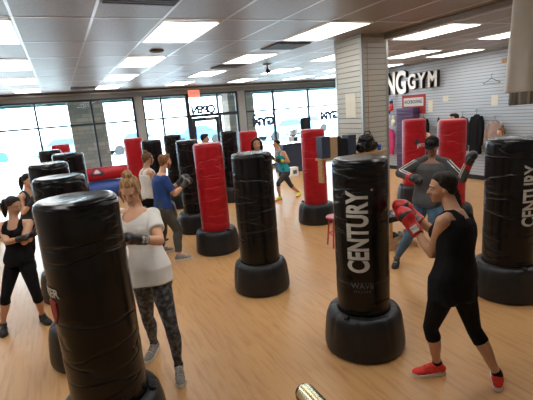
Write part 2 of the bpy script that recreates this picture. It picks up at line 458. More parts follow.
b = bmesh.new(); tube(b, [(0, 0, -.03), (0, 0, -.1)], .012); obj('stem', b, M['plastic_black'], t)
b = bmesh.new(); sphere(b, (0, 0, -.15), (.035, .06, .05)); sphere(b, (0.02, -.05, -.16), .025); obj('camera_body', b, M['plastic_black'], t, smooth=True)

# slatted right wall: real boards with grooves between
def slats(bm, axis, p0, p1, f0, f1, z0, z1, pitch=.0762, gap=.012):
    z = z0
    while z < z1:
        zt = min(z + pitch - gap, z1)
        if axis == 'x': box(bm, f0, f1, p0, p1, z, zt)
        else: box(bm, p0, p1, f0, f1, z, zt)
        z += pitch
b = bmesh.new(); slats(b, 'x', YB, YSE, XR, XR + .02, 0.12, ZC)
w = struct('wall_right', b, M['slat'], 'long grey slatwall panelling on the right side wall', 'wall')
b = bmesh.new(); box(b, XR + .012, XR + .1, YB, YSE, 0, ZC + .012)
g = obj('groove_backing', b, M['groove'], w)
b = bmesh.new(); box(b, XR - .012, XR, YB, YSE, 0, .11); struct('baseboard_right', b, M['plastic_black'])
b = bmesh.new(); box(b, XR, XRR + .1, YSE - .1, YSE, 0, ZC + .012); box(b, XRR, XRR + .1, YSE, YW + .2, 0, ZC + .012); struct('wall_recess', b, M['paint'])

# window wall: header, pilasters, mullions, doors, panes
ZT, ZM, ZS = 2.88, 2.15, 0.12
b = bmesh.new(); box(b, XL, XRR, YW - .02, YW + .2, ZT, ZC + .012); struct('wall_front', b, M['header'], 'grey header over the shop windows', 'wall')
b = bmesh.new(); box(b, XL, XRR, YW - .1, YW - .02, 3.02, 3.06); struct('trim_2', b, M['metal_grey'], 'thin curtain rail under the ceiling along the window header', 'rail')
pil = [(-3.75, -3.55), (2.28, 2.52), (5.78, 6.05), (11.05, 11.3)]
for i, (a, c) in enumerate(pil):
    b = bmesh.new(); box(b, a, c, YW - .06, YW + .16, 0, ZT); box(b, a + .03, c - .03, YW - .075, YW - .06, 0, ZT)
    struct('trim_%d' % (i + 3), b, M['pilaster'], 'grey post between two shop windows', 'post')
def window(n, x0, x1, mull, z0=ZS):
    b = bmesh.new(); fr = .055
    box(b, x0, x1, YW, YW + .1, ZT - fr, ZT); box(b, x0, x1, YW, YW + .1, ZM - fr / 2, ZM + fr / 2); box(b, x0, x1, YW, YW + .1, z0, z0 + fr)
    for x in [x0 + fr / 2] + mull + [x1 - fr / 2]:
        for za, zb in ((z0 + fr, ZM - fr / 2), (ZM + fr / 2, ZT - fr)): box(b, x - fr / 2, x + fr / 2, YW, YW + .1, za, zb)
    o = struct('window_%d' % n, b, M['metal_dark'], 'large shop window with dark frames, number %d along the front' % n, 'window')
    xs = [x0 + fr / 2] + mull + [x1 - fr / 2]
    for a, c in zip(xs, xs[1:]):
        for za, zb in ((z0 + fr, ZM - fr / 2), (ZM + fr / 2, ZT - fr)):
            p = bmesh.new(); box(p, a + fr / 2, c - fr / 2, YW + .045, YW + .053, za, zb); obj('pane', p, M['glass'], o)
    if z0 > 0:
        p = bmesh.new(); box(p, x0, x1, YW - .01, YW + .12, 0, z0); obj('sill', p, M['pilaster'], o)
window(1, XL, -3.75, [])
window(2, -3.55, 2.28, [-2.0, -.48, 1.02])
window(3, 2.52, 3.98, [3.12])
window(4, 6.05, 11.05, [7.22, 8.73, 10.2])
# entrance: transom, side light, glass door
b = bmesh.new(); fr = .055
box(b, 3.98, 5.78, YW, YW + .1, ZT - fr, ZT); box(b, 3.98, 5.78, YW, YW + .1, ZM - .05, ZM + .05)
for x in (4.01, 5.05, 5.75): box(b, x - .03, x + .03, YW, YW + .1, ZM + .05, ZT - fr)
for x in (4.03, 5.09, 5.75): box(b, x - .05 if x < 5.7 else x - .03, x + .05 if x < 5.7 else x + .03, YW, YW + .1, 0, ZM - .05)
o = struct('window_5', b, M['metal_dark'], 'dark metal door surround with transom lights', 'window')
for (a, c, za, zb) in ((4.04, 5.02, ZM + .05, ZT - fr), (5.08, 5.72, ZM + .05, ZT - fr), (5.14, 5.72, 0.02, ZM - .05)):
    p = bmesh.new(); box(p, a, c, YW + .045, YW + .053, za, zb); obj('pane', p, M['glass'], o)
b = bmesh.new()
for (a, c, za, zb) in ((4.09, 4.19, .01, 2.08), (4.93, 5.03, .01, 2.08), (4.19, 4.93, .01, .25), (4.19, 4.93, 1.96, 2.08)): box(b, a, c, YW + .02, YW + .07, za, zb)
d = struct('door_1', b, M['metal_dark'], 'glass entrance door in a dark metal frame', 'door')
p = bmesh.new(); box(p, 4.19, 4.93, YW + .04, YW + .048, .25, 1.96); obj('pane', p, M['glass'], d)
p = bmesh.new(); box(p, 4.15, 4.95, YW - .03, YW, .98, 1.02); box(p, 4.17, 4.2, YW - .03, YW + .02, .98, 1.02); box(p, 4.9, 4.93, YW - .03, YW + .02, .98, 1.02); obj('push_bar', p, M['metal_grey'], d)
# door closer
b = bevel_box(4.55, 4.85, YW - .07, YW - .005, 2.0, 2.07, .008); obj('door_closer', b, M['metal_grey'], d)

# window lettering (reads from outside)
t = thing('window_lettering', 'hand lettered OPEN on the glass above the entrance door, seen from behind', 'lettering', (4.52, YW + .03, 2.36))
for ch, x, s, rz in (('O', .27, .38, .1), ('P', .08, .34, -.05), ('E', -.10, .34, .08), ('N', -.29, .36, -.08)):
    flat_text('letter', ch, s, M['dark_ink'], t, (x, 0, -.03), (-math.cos(rz), 0, math.sin(rz)), (math.sin(rz), 0, math.cos(rz)), .0015, .018)
flat_text('letter', "we're", .09, M['dark_ink'], t, (0.1, 0, .16), (-1, 0, 0), (0, 0, 1), .001)
def gym_decal(x, z, s, label):
    t = thing('window_decal', label, 'lettering', (x, YW + .03, z))
    flat_text('small_line', 'KICKBOXING', .17 * s, M['dark_ink'], t, (0, 0, .17 * s), (-1, 0, 0), (0, 0, 1), .0015, .010, sx=.8)
    flat_text('large_line', 'GYM', .38 * s, M['dark_ink'], t, (0, 0, -.09 * s), (-1, 0, 0), (0, 0, 1), .0015, .030, sx=1.1)
gym_decal(6.76, 1.84, 1.0, 'gym name decal on the window right of the entrance, seen reversed from inside')
gym_decal(9.70, 1.84, 1.0, 'gym name decal on the window beside the slatted column, seen reversed')
# exit sign
t = thing('exit_sign', 'small lit red exit sign on the header above the entrance', 'exit sign', (4.22, YW - .06, 2.87))
obj('housing', bevel_box(-.19, .19, -.025, .03, -.12, .12, .01), M['exit_red'], t)
flat_text('lettering', 'EXIT', .15, M['white_ink'], t, (0, -.027, 0), (1, 0, 0), (0, 0, 1), .001, .003)

# ------------------------------------------------------------------ column
CX0, CX1, CY0, CY1 = 4.06, 4.55, 4.87, 5.50
b = bmesh.new()
z = 0.1
while z < ZC - .02:
    zt = min(z + .066, ZC); box(b, CX0, CX1, CY0, CY1, z, zt); z += .0762
cobj = struct('trim_8', b, M['slat_beige'], 'square ceiling column clad in beige grey slatwall', 'column')
b = bmesh.new(); box(b, CX0 + .012, CX1 - .012, CY0 + .012, CY1 - .012, 0, ZC); obj('groove_backing', b, M['groove'], cobj)  # core coloured dark so the grooves look shaded
b = bmesh.new()
for (x, y) in ((CX0, CY0), (CX1, CY0), (CX0, CY1), (CX1, CY1)):
    dx = .035 if x == CX0 else -.035; dy = .035 if y == CY0 else -.035
    ox = -.006 if x == CX0 else .006; oy = -.006 if y == CY0 else .006
    box(b, min(x + ox, x + dx), max(x + ox, x + dx), min(y + oy, y), max(y + oy, y), 0, ZC)
    box(b, min(x + ox, x), max(x + ox, x), min(y, y + dy), max(y, y + dy), 0, ZC)
obj('corner_trim', b, M['metal_grey'], cobj)
b = bmesh.new(); tube(b, [(CX0 + .1, CY0 - .008, .1), (CX0 + .1, CY0 - .008, ZC - .1)], .004); obj('red_cord', b, M['orange'], cobj)
b = bmesh.new(); box(b, CX1 - .06, CX1 + .02, YB, CY0 - .002, ZC - .07, ZC - .003); struct('trim_9', b, M['tile'], 'ceiling beam running from the column towards the viewer', 'beam')
b = bmesh.new(); box(b, 4.054, 4.061, 5.03, 5.27, 1.93, 2.30); tag(obj('paper_notice', b, M['paper']), 'sheet of cream paper taped to the slatted column', 'notice')

# ------------------------------------------------------------------ outside
b = bmesh.new(); box(b, -45, 55, YW + .2, 80, -.12, -.02); struct('floor_outside', b, M['asphalt'], 'sunlit pale parking lot outside the windows', 'parking lot')
b = bmesh.new(); box(b, -12, 20, 13.9, 16.2, 2.98, 3.1); box(b, -12, 20, 16.1, 16.3, 2.86, 3.3)
struct('awning_outside', b, M['awning'], 'teal awning along the shop front outside', 'awning')
for (x, l) in ((0.97, 'brick pillar outside behind the left window mullion'), (6.61, 'brick pillar outside right of the entrance'), (-5.2, 'brick pillar outside at the far left'), (12.4, 'brick pillar outside at the far right')):
    b = bmesh.new(); box(b, x - .55, x + .55, 15.2, 15.9, -.02, 2.98); struct('pillar_outside', b, M['brick'], l, 'pillar')

def car(x, y, rz, paint, label):
    t = thing('parked_car', label, 'car', (x, y, -.02), rz)
    b = bmesh.new()
    pr = [(-2.2, .35), (-2.25, .7), (-2.1, .88), (-1.25, .95), (-.65, 1.42), (.75, 1.45), (1.4, 1.0), (2.15, .92), (2.25, .6), (2.2, .35)]
    n = len(pr)
    for s in (-1, 1): pass
    A = [b.verts.new((px, -.88 if pz < 1.1 else -.7, pz)) for px, pz in pr]; B = [b.verts.new((px, .88 if pz < 1.1 else .7, pz)) for px, pz in pr]
    b.faces.new(A); b.faces.new(B[::-1])
    for i in range(n): b.faces.new((A[i], B[i], B[(i + 1) % n], A[(i + 1) % n]))
    bmesh.ops.bevel(b, geom=b.edges[:], offset=.05, segments=2, affect='EDGES')
    obj('body', b, paint, t, smooth='auto')
    for s in (-1, 1):
        g = bmesh.new()
        vs = [g.verts.new((px, s * (.9 if pz < 1.1 else .74), pz)) for px, pz in ((-1.05, .98), (-.6, 1.34), (.7, 1.37), (1.15, 1.0))]
        vt = [g.verts.new((v.co.x, v.co.y - s * .03, v.co.z)) for v in vs]
        g.faces.new(vs); g.faces.new(vt[::-1])
        for i in range(4): g.faces.new((vs[i], vt[i], vt[(i + 1) % 4], vs[(i + 1) % 4]))
        obj('side_window', g, M['car_glass'], t)
    for wx in (-1.35, 1.4):
        for s in (-1, 1):
            w = bmesh.new(); tube(w, [(wx, s * .72, .33), (wx, s * .92, .33)], .33, 24); obj('wheel', w, M['tyre'], t, smooth='auto')
car(-5.2, 29.5, .1, M['car_blue'], 'blue car parked outside the far left window')
car(.2, 31.5, 0.05, M['car_teal'], 'pale teal car parked outside the left window')
car(4.6, 30.3, .25, M['car_silver'], 'silver car parked outside left of the entrance door')
car(9.4, 31.3, .15, M['car_blue'], 'blue car parked outside behind the entrance door')
car(15.0, 27.0, .1, M['car_teal'], 'pale teal car parked outside the right window')
car(19, 30.5, .1, M['car_silver'], 'silver car parked outside the far right window')
# ------------------------------------------------------------------ punching bags
def bag_mesh(rb, z0, z1, seed, wr=1.0):
    b = bmesh.new(); seg = 56; h = z1 - z0
    prof = [(0, z0), (rb * .9, z0), (rb * .985, z0 + .02), (rb, z0 + .05)]
    n = 44
    for i in range(1, n): prof.append((rb, z0 + .05 + (h - .11) * i / n))
    prof += [(rb, z1 - .055), (rb * .99, z1 - .035), (rb * .955, z1 - .016), (rb * .89, z1 - .004), (rb * .78, z1), (rb * .5, z1 - .006), (rb * .2, z1 - .009), (0, z1 - .010)]
    def fn(a, r, z):
        if r < rb * .6: return r, z
        c = V((math.cos(a) * 1.2, math.sin(a) * 1.2, z * 5.0 + seed))
        d = noise.noise(c) * .0028 * wr
        # creases: narrow horizontal dents where the vinyl has been hit
        q = noise.noise(V((math.cos(a) * 1.1 + seed, math.sin(a) * 1.1, z * 3.3)))
        for zs in (.33, .66):
            d -= .004 * math.exp(-((z - (z0 + h * zs)) / .006) ** 2)
        d += noise.noise(V((math.cos(a) * 5, math.sin(a) * 5, z * 12 + seed))) * .0005 * wr
        return r + d, z
    lathe(b, prof, seg, fn=fn)
    return b

def base_mesh(R, hb, rb):
    b = bmesh.new()
    prof = [(0, .0), (R * .93, 0), (R * .98, .012), (R, .04), (R, .09), (R * .975, hb * .5), (R * .945, hb * .74), (R * .915, hb * .86), (R * .865, hb * .95), (R * .80, hb * .99), (R * .74, hb), (rb * 1.02, hb), (rb * 1.0, hb - .02), (rb * .98, hb - .10), (0, hb - .10)]
    def fn(a, r, z):
        if z < hb * .5 or r < rb * 1.1: 
            k = 0.0015 * (math.cos(a * 8)) if z > .01 and r > R * .9 else 0
            return r + k, z
        u = max(0, math.cos(a * 8)) ** 10
        return r - u * .007, z - u * .006
    lathe(b, prof, 96, fn=fn)
    return b

def punching_bag(x, y, top, rb, R, colour, label, seed, hb=.375, rz=0.0, wr=1.0, group=None):
    t = thing('punching_bag', label, 'punching bag', (x, y, 0), rz, group)
    vin = M['vinyl_red'] if colour == 'red' else M['vinyl_black']
    obj('bag', bag_mesh(rb, hb - .095, top, seed, wr), vin, t, smooth=True)
    base = obj('base', base_mesh(R, hb, rb), M['plastic_black'], t, smooth='auto')
    c = bmesh.new(); a = 2.2 + seed
    lathe(c, [(0, hb - .01), (.028, hb - .01), (.028, hb + .012), (.02, hb + .018), (0, hb + .018)], 16, (R * .79) * math.cos(a), (R * .79) * math.sin(a))
    obj('filler_cap', c, M['plastic_black'], base, smooth='auto')
    return t
G1 = 'free standing punching bags around the gym'
def toward_cam(x, y): return math.atan2(-y, -x)

tc = punching_bag(2.19, 2.69, 1.712, .230, .355, 'black', 'black free standing punching bag lettered CENTURY in the right foreground', 1.3, group=G1)
A0 = toward_cam(2.19, 2.69)
wrap_text('lettering', 'CENTURY', .200, M['white_ink'], tc, .231, A0 - .10, 1.12, True, sx=.76, sy=1.18, bold=.007)
wrap_text('lettering', '.', .12, M['white_ink'], tc, .231, A0 + .26, 1.475, True, bold=.002)
wrap_text('small_lettering', 'WAVE', .070, M['grey_ink'], tc, .231, A0 - .02, .66, False, sx=.95, bold=.001)
wrap_text('small_lettering', 'M A S T E R', .03, M['grey_ink'], tc, .231, A0 - .02, .61, False, sx=.9)
tr = punching_bag(4.10, 2.61, 1.69, .25, .36, 'black', 'black free standing bag lettered CENTURY at the right edge', 2.1, wr=1.6, group=G1)
A1 = toward_cam(4.10, 2.61)
wrap_text('lettering', 'CENTURY', .215, M['white_ink'], tr, .251, A1 + .76, 1.12, True, sx=.64, sy=.95, bold=.006)
tl = punching_bag(.03, 2.70, 1.73, .240, .355, 'black', 'large black punching bag in the left foreground with a small red emblem', 3.7, wr=1.5, group=G1)
A2 = toward_cam(.03, 2.7)
wrap_text('lettering', 'MASTER', .075, M['white_ink'], tl, .242, A2 - 1.45, 1.20, False, sx=1.1, bold=.002)
sh = bmesh.new()
pts = [(-.05, .06), (0, .075), (.05, .06), (.045, -.02), (0, -.085), (-.045, -.02)]
n0 = len(pts); fr_, bk_ = [], []
for (u, w) in pts:
    a = A2 - 1.22 + u / .242
    fr_.append(sh.verts.new((.246 * math.cos(a), .246 * math.sin(a), 1.08 + w))); bk_.append(sh.verts.new((.236 * math.cos(a), .236 * math.sin(a), 1.08 + w)))
sh.faces.new(fr_); sh.faces.new(bk_[::-1])
for i in range(n0): sh.faces.new((fr_[i], bk_[i], bk_[(i + 1) % n0], fr_[(i + 1) % n0]))
obj('red_emblem', sh, M['red_ink'], tl)
punching_bag(1.965, 4.36, 1.685, .240, .345, 'black', 'black punching bag alone in the middle of the floor', 5.2, group=G1)
punching_bag(-.06, 4.00, 1.73, .215, .35, 'black', 'black punching bag directly behind the left foreground bag', 6.6, group=G1)
punching_bag(-.175, 5.67, 1.73, .225, .35, 'black', 'black punching bag third in the left row, behind two others', 7.9, group=G1)
punching_bag(.08, 7.34, 1.73, .235, .35, 'black', 'black punching bag standing tallest in the left row, before the brick pillar', 8.3, group=G1)
punching_bag(-.20, 8.9, 1.73, .20, .35, 'black', 'smallest black punching bag at the far end of the left row', 9.1, group=G1)
punching_bag(-.0, 10.9, 1.74, .20, .33, 'red', 'red punching bag by the window behind the left row', 10.1, group=G1)
punching_bag(1.655, 10.85, 1.73, .235, .35, 'red', 'red punching bag behind the woman with the hair bun', 11.1, group=G1)
punching_bag(1.71, 8.85, 1.73, .21, .35, 'black', 'black punching bag behind the head of the woman in the white tank top', 12.1, group=G1)
punching_bag(2.40, 9.8, 1.76, .21, .35, 'black', 'black punching bag behind the head of the man in blue', 13.3, group=G1)
punching_bag(2.085, 7.46, 1.73, .21, .35, 'black', 'black punching bag being hit by the man in blue', 14.4, group=G1)
punching_bag(2.015, 6.08, 1.73, .225, .35, 'red', 'large red punching bag left of the middle black one', 15.5, group=G1)
punching_bag(3.69, 9.42, 1.73, .205, .35, 'black', 'black punching bag between two red ones near the entrance', 16.2, group=G1)
punching_bag(3.78, 8.46, 1.73, .205, .35, 'red', 'red punching bag behind the woman with the dark bob', 17.2, group=G1)
punching_bag(4.15, 6.40, 1.75, .22, .35, 'red', 'red punching bag left of the slatted column', 18.8, group=G1)
te = punching_bag(6.60, 6.32, 1.735, .235, .35, 'red', 'red punching bag right of the column with a small black and white emblem', 19.4, group=G1)
punching_bag(5.72, 4.67, 1.775, .22, .36, 'red', 'red punching bag behind the person in the cap', 20.7, group=G1)
A3 = toward_cam(6.6, 6.32)
wrap_text('emblem', 'pro', .13, M['white_ink'], te, .236, A3 + .65, 1.22, False, bold=.004)
wrap_text('emblem', '\u00bb', .20, M['dark_ink'], te, .237, A3 + .25, 1.30, False, bold=.012)
# ------------------------------------------------------------------ people
def lerp(a, b, t): return a + (b - a) * t

class Person:
    """J: world joints (head neck pel shL elL haL shR elR haR hipL kneeL ankL toeL ...)"""
    def __init__(s, J, face, skin, label, sc=1.0, female=True, vox=.010, up=None, seed=1.0, group=None, name='person', bust=1.0):
        s.J = {k: V(p) for k, p in J.items()}; J = s.J; s.k = sc; s.f = female; s.vox = vox; s.seed = seed; s.bust = bust
        s.o = V((J['pel'].x, J['pel'].y, 0))
        for k in J: J[k] = J[k] - s.o
        s.lat_s = (J['shL'] - J['shR']).normalized(); s.lat_p = (J['hipL'] - J['hipR']).normalized()
        ups = (J['neck'] - J['pel']).normalized()
        s.fwd_s = s.lat_s.cross(ups).normalized(); s.fwd_p = s.lat_p.cross(ups).normalized()
        s.up_s = ups
        s.HF = V(face).normalized(); u = V(up or (0, 0, 1)); s.HL = u.cross(s.HF).normalized(); s.HU = s.HF.cross(s.HL)
        s.skin = skin
        s.body(skin, label, name, group)

    # head frame: x to the person's left, y forward, z up
    def h(s, x, y, z):
        q = s.hs
        return s.J['head'] + (s.HL * x + s.HF * y + s.HU * z) * q
    def hell(s, bm, c, r, seg=18, rings=12):
        sphere(bm, s.h(*c), tuple(v * s.hs for v in r), s.HL, s.HF, s.HU, seg, rings)

    def torso_secs(s, t0, t1, g=0.0, n=14, flare=0.0, wm=1.0):
        J, k = s.J, s.k; shirt = t0 < -.145
        if s.f: tab = [(-.32, .150, .112), (-.16, .162 if shirt else .10, .112 if shirt else .085), (-.05, .165, .112), (.06, .172, .118), (.2, .152, .103), (.36, .126, .090), (.52, .138, .096), (.68, .152, .112), (.8, .155, .108), (.9, .135, .085), (.97, .085, .062), (1.03, .055, .055)]
        else: tab = [(-.32, .150, .112), (-.16, .158 if shirt else .10, .11 if shirt else .09), (-.05, .160, .110), (.06, .164, .115), (.2, .156, .108), (.36, .152, .105), (.52, .166, .112), (.68, .180, .122), (.8, .182, .118), (.9, .155, .092), (.97, .095, .068), (1.03, .06, .06)]
        out = []
        for i in range(n + 1):
            t = lerp(t0, t1, i / n)
            for a, b in zip(tab, tab[1:]):
                if a[0] <= t <= b[0] + 1e-6: break
            u = (t - a[0]) / (b[0] - a[0]); rx, ry = lerp(a[1], b[1], u) * k, lerp(a[2], b[2], u) * k
            X = s.lat_p.lerp(s.lat_s, max(0, min(1, t))).normalized(); c = J['pel'].lerp(J['neck'], t)
            Y = s.fwd_p.lerp(s.fwd_s, max(0, min(1, t))).normalized()
            # a soft curve of the spine
            c = c - Y * (.015 * k * math.sin(PI * max(0, min(1, t))))
            e = g + flare * max(0, .45 - t) * .6
            out.append((c, X, Y, rx * wm + e, ry + e))
        return out

    def leg(s, bm, side, g=0.0, t1=2.0, baggy=0.0, flat=False):
        """t in 0..1 thigh, 1..2 shin"""
        J, k = s.J, s.k; H_, K, A = J['hip' + side], J['knee' + side], J['ank' + side]
        fk = lambda t: H_.lerp(K, t) if t <= 1 else K.lerp(A, t - 1)
        tab = [(0, .086), (.3, .080), (.7, .062), (.95, .052), (1.05, .050), (1.3, .054), (1.55, .044), (1.85, .032), (2, .031)]
        if not s.f: tab = [(t, r * 1.05) for t, r in tab]
        back = (s.fwd_p * -1)
        pts = []; rs = []
        n = 26
        for i in range(n + 1):
            t = t1 * i / n
            for a, b in zip(tab, tab[1:]):
                if a[0] <= t <= b[0] + 1e-6: break
            r = lerp(a[1], b[1], (t - a[0]) / (b[0] - a[0])) * k + g + baggy * min(t, 1.6) / 1.6
            p = fk(t)
            if 1.1 < t < 1.7: p = p + back * (.012 * k * math.sin((t - 1.1) / .6 * PI))
            pts.append(p); rs.append(r)
        tube(bm, pts, rs, 18)
        sphere(bm, pts[0], rs[0] * 1.0, seg=16)
        sphere(bm, K if t1 > 1 else pts[-1], (.051 * k + g + (baggy * .6 if t1 > 1 else 0)) * (1 if t1 > 1 else .5), seg=14)
        if not flat: sphere(bm, pts[-1], rs[-1], seg=14)

    def arm(s, bm, side, g=0.0, t1=2.0, flat=False, baggy=0.0):
        J, k = s.J, s.k; S, E, W = J['sh' + side], J['el' + side], s.wrist(side)
        tab = [(0, .050), (.3, .047), (.6, .043), (.9, .037), (1.1, .037), (1.3, .038), (1.7, .028), (2, .025)]
        m = 1.0 if s.f else 1.14
        pts = []; rs = []; n = 22
        for i in range(n + 1):
            t = t1 * i / n
            for a, b in zip(tab, tab[1:]):
                if a[0] <= t <= b[0] + 1e-6: break
            rs.append(lerp(a[1], b[1], (t - a[0]) / (b[0] - a[0])) * k * m + g + baggy * t / t1)
            pts.append(S.lerp(E, t) if t <= 1 else E.lerp(W, t - 1))
        tube(bm, pts, rs, 16); sphere(bm, pts[0], rs[0] * 1.05, seg=14)
        if t1 > 1: sphere(bm, E, .037 * k * m + g, seg=14)
        if not flat: sphere(bm, pts[-1], rs[-1], seg=12)

    def wrist(s, side):
        E, H_ = s.J['el' + side], s.J['ha' + side]
        return H_ - (H_ - E).normalized() * (.075 * s.k)

    def hand(s, bm, side, curl=1.0):
        J, k = s.J, s.k; W = s.wrist(side); d = (J['ha' + side] - J['el' + side]).normalized()
        up = V((0, 0, 1)); lat = d.cross(up)
        if lat.length < .1: lat = s.lat_s.copy()
        lat.normalize(); nrm = lat.cross(d).normalized()      # back of the hand faces nrm
        P = lambda a, b_, c: W + (d * a + lat * b_ + nrm * c) * k
        # palm
        loft(bm, [(P(-.01, 0, 0), lat, nrm, .026 * k, .020 * k), (P(.03, 0, .002), lat, nrm, .036 * k, .019 * k), (P(.075, 0, .004), lat, nrm, .040 * k, .017 * k), (P(.088, 0, 0), lat, nrm, .036 * k, .014 * k)], 16)
        for i, (o, L) in enumerate(((.030, .072), (.010, .080), (-.011, .074), (-.031, .058))):
            a0 = P(.082, o, .002)
            c1, c2, c3 = .55 * curl, 1.35 * curl, 2.0 * curl
            a1 = a0 + (d * math.cos(c1) - nrm * math.sin(c1)) * (L * .45 * k)
            a2 = a1 + (d * math.cos(c2) - nrm * math.sin(c2)) * (L * .32 * k)
            a3 = a2 + (d * math.cos(c3) - nrm * math.sin(c3)) * (L * .25 * k)
            tube(bm, [a0, a1, a2, a3], [.0095 * k, .0088 * k, .008 * k, .0068 * k], 8)
            for p in (a1, a2, a3): sphere(bm, p, .0085 * k, seg=8, rings=6)
        sd = 1 if side == 'R' else -1
        t0, t1, t2 = P(.02, -.022 * sd, -.008), P(.055, -.048 * sd, -.022), P(.082, -.036 * sd, -.036)
        tube(bm, [t0, t1, t2], [.014 * k, .011 * k, .009 * k], 8); sphere(bm, t2, .009 * k, seg=8, rings=6)

    def body(s, skin, label, name, group):
        J, k = s.J, s.k; s.hs = k * .95
        bm = bmesh.new()
        loft(bm, s.torso_secs(-.14, 1.03), 28)
        for sd in 'LR':
            s.leg(bm, sd); s.arm(bm, sd); s.hand(bm, sd)
            cap(bm, J['neck'].lerp(J['pel'], .04), J['sh' + sd], .042 * k, .050 * k)
            cap(bm, J['hip' + sd] - s.fwd_p * .035 * k + V((0, 0, .01)), J['hip' + sd] - s.fwd_p * .05 * k - V((0, 0, .04)), .080 * k, .072 * k)
            if s.f:
                sg = 1 if sd == 'L' else -1
                sphere(bm, J['pel'].lerp(J['neck'], .70) + s.lat_s * (.066 * sg * k) + s.fwd_s * (.078 * s.bust * k), (.058 * s.bust * k, .055 * s.bust * k, .058 * s.bust * k))
            # foot
            A, T = J['ank' + sd], J['toe' + sd]; fd = V((T.x - A.x, T.y - A.y, 0)).normalized()
            cap(bm, V((A.x, A.y, A.z)), V((A.x, A.y, A.z - .035)) - fd * .005, .030 * k, .026 * k)
            cap(bm, V((A.x, A.y, .048)), V((T.x, T.y, .038)) - fd * .02, .026 * k, .015 * k)
        # neck
        nb = J['neck'] - s.up_s * .03; nt = s.h(0, -.022, -.05)
        tube(bm, [nb, nb.lerp(nt, .5) - s.HF * .004, nt], [.062 * k, .050 * k, .052 * k], 18); sphere(bm, nt, .052 * k)
        # head
        s.hell(bm, (0, -.014, .026), (.074, .092, .086), 24, 16)
        s.hell(bm, (0, .016, -.018), (.066, .066, .080))
        s.hell(bm, (0, .030, -.060), (.050, .052, .050))
        s.hell(bm, (0, .060, -.094), (.024, .022, .020))
        for q in (-1, 1):
            s.hell(bm, (.036 * q, .052, -.034), (.026, .028, .026))
            s.hell(bm, (.077 * q, -.008, -.012), (.008, .017, .029), 12, 8)
            s.hell(bm, (.030 * q, .070, .020), (.026, .014, .009), 12, 8)
            s.hell(bm, (.011 * q, .094, -.033), (.009, .011, .008), 10, 8)
        cap(bm, s.h(0, .080, .008), s.h(0, .104, -.028), .008 * k, .0115 * k)
        s.hell(bm, (0, .080, -.058), (.023, .014, .007), 12, 8); s.hell(bm, (0, .078, -.070), (.019, .013, .008), 12, 8)
        me = remesh(bm, s.vox, 2)
        ob = link(name, me, skin, None, s.o); tag(ob, label, 'person', group); s.ob = ob
        # lips coloured by their place on the face
        me.materials.append(M['lip'])
        for p in me.polygons:
            c = p.center - J['head']; q = V((c.dot(s.HL), c.dot(s.HF), c.dot(s.HU))) / s.hs
            if abs(q.x) < .024 and q.y > .078 and -.077 < q.z < -.052: p.material_index = 1
        if s.vox < .014:
            for q in (-1, 1):
                e = bmesh.new(); s.hell(e, (.031 * q, .0715, .000), (.0125, .0120, .0062), 14, 10)
                eo = obj('eye', e, M['eye_white'], ob, smooth=True)
                e = bmesh.new(); s.hell(e, (.031 * q, .0800, -.001), (.0062, .0048, .0052), 12, 8); obj('iris', e, M['iris'], eo, smooth=True)
        s.brows = None

    def add(s, name, bm, m, vox=None, smooth=2, disp=0.0, ds=9, st=(1, 1, 1), parent=None):
        me = remesh(bm, vox or s.vox, smooth, disp, ds, st, s.seed)
        return link(name, me, m, parent or s.ob)

    def eyebrows(s, m):
        for q in (-1, 1):
            e = bmesh.new(); tube(e, [s.h(.016 * q, .087, .019), s.h(.033 * q, .0855, .025), s.h(.048 * q, .073, .019)], [.0034 * s.k, .0036 * s.k, .002 * s.k], 8)
            obj('eyebrow', e, m, s.ob, smooth=True)

    def hair(s, m, kind, part=0.0):
        bm = bmesh.new()
        s.hell(bm, (0, -.033, .034), (.080, .090, .086), 28, 18)
        s.hell(bm, (0, -.004, .064), (.070, .067, .056))
        for q in (-1, 1):
            cap(bm, s.h(.066 * q, .022, .045), s.h(.072 * q, -.026, -.005), .011 * s.k, .016 * s.k)
        cap(bm, s.h(0, -.06, -.02), s.h(0, -.06, -.055), .052 * s.k, .034 * s.k)
        if kind == 'bun':
            s.hell(bm, (0, -.055, .125), (.044, .044, .038)); s.hell(bm, (.02, -.035, .135), (.026, .026, .022)); s.hell(bm, (-.022, -.07, .118), (.026, .026, .026))
            for q in (-1, 1):
                tube(bm, [s.h(.070 * q, .040, .035), s.h(.082 * q, .034, -.02), s.h(.078 * q, .032, -.075), s.h(.084 * q, .022, -.12)], [.010, .011, .010, .005], 8)
        if kind == 'pony':
            s.hell(bm, (0, -.115, .03), (.028, .028, .028))
            pts = [s.h(0, -.11, .03), s.h(0, -.155, .01), s.h(.0, -.165, -.06), s.h(0, -.15, -.15), s.h(.0, -.14, -.22)]
            tube(bm, pts, [.024, .034, .036, .028, .010], 12)
        if kind in ('braid', 'pony'):
            s.hell(bm, (0, -.058, -.022), (.070, .056, .052)); s.hell(bm, (0, -.02, .058), (.078, .082, .062))
        if kind == 'braid':
            pts = [s.h(0, -.085, -.03), s.h(0.0, -.105, -.09), s.h(0, -.112, -.16), s.h(0, -.115, -.25), s.h(0, -.115, -.33)]
            for i in range(14):
                t = i / 13 * 3.999; a = int(t); p = pts[a].lerp(pts[a + 1], t - a)
                sphere(bm, p + s.HL * (.008 * (1 if i % 2 else -1)), (.030 - .0011 * i) * s.k, seg=12, rings=8)
        if kind == 'lowbun':
            s.hell(bm, (0, -.125, .03), (.038, .036, .038))
        if kind == 'long':
            for q in (-1, 1):
                tube(bm, [s.h(.030 * q, .045, .092), s.h(.076 * q, .028, .03), s.h(.088 * q, .012, -.04), s.h(.086 * q, .0, -.11), s.h(.07 * q, -.01, -.15)], [.018, .022, .026, .026, .014], 10)
            s.hell(bm, (0, -.055, -.06), (.082, .052, .095))
        if kind == 'short':
            s.hell(bm, (0, .03, .088), (.055, .055, .032))
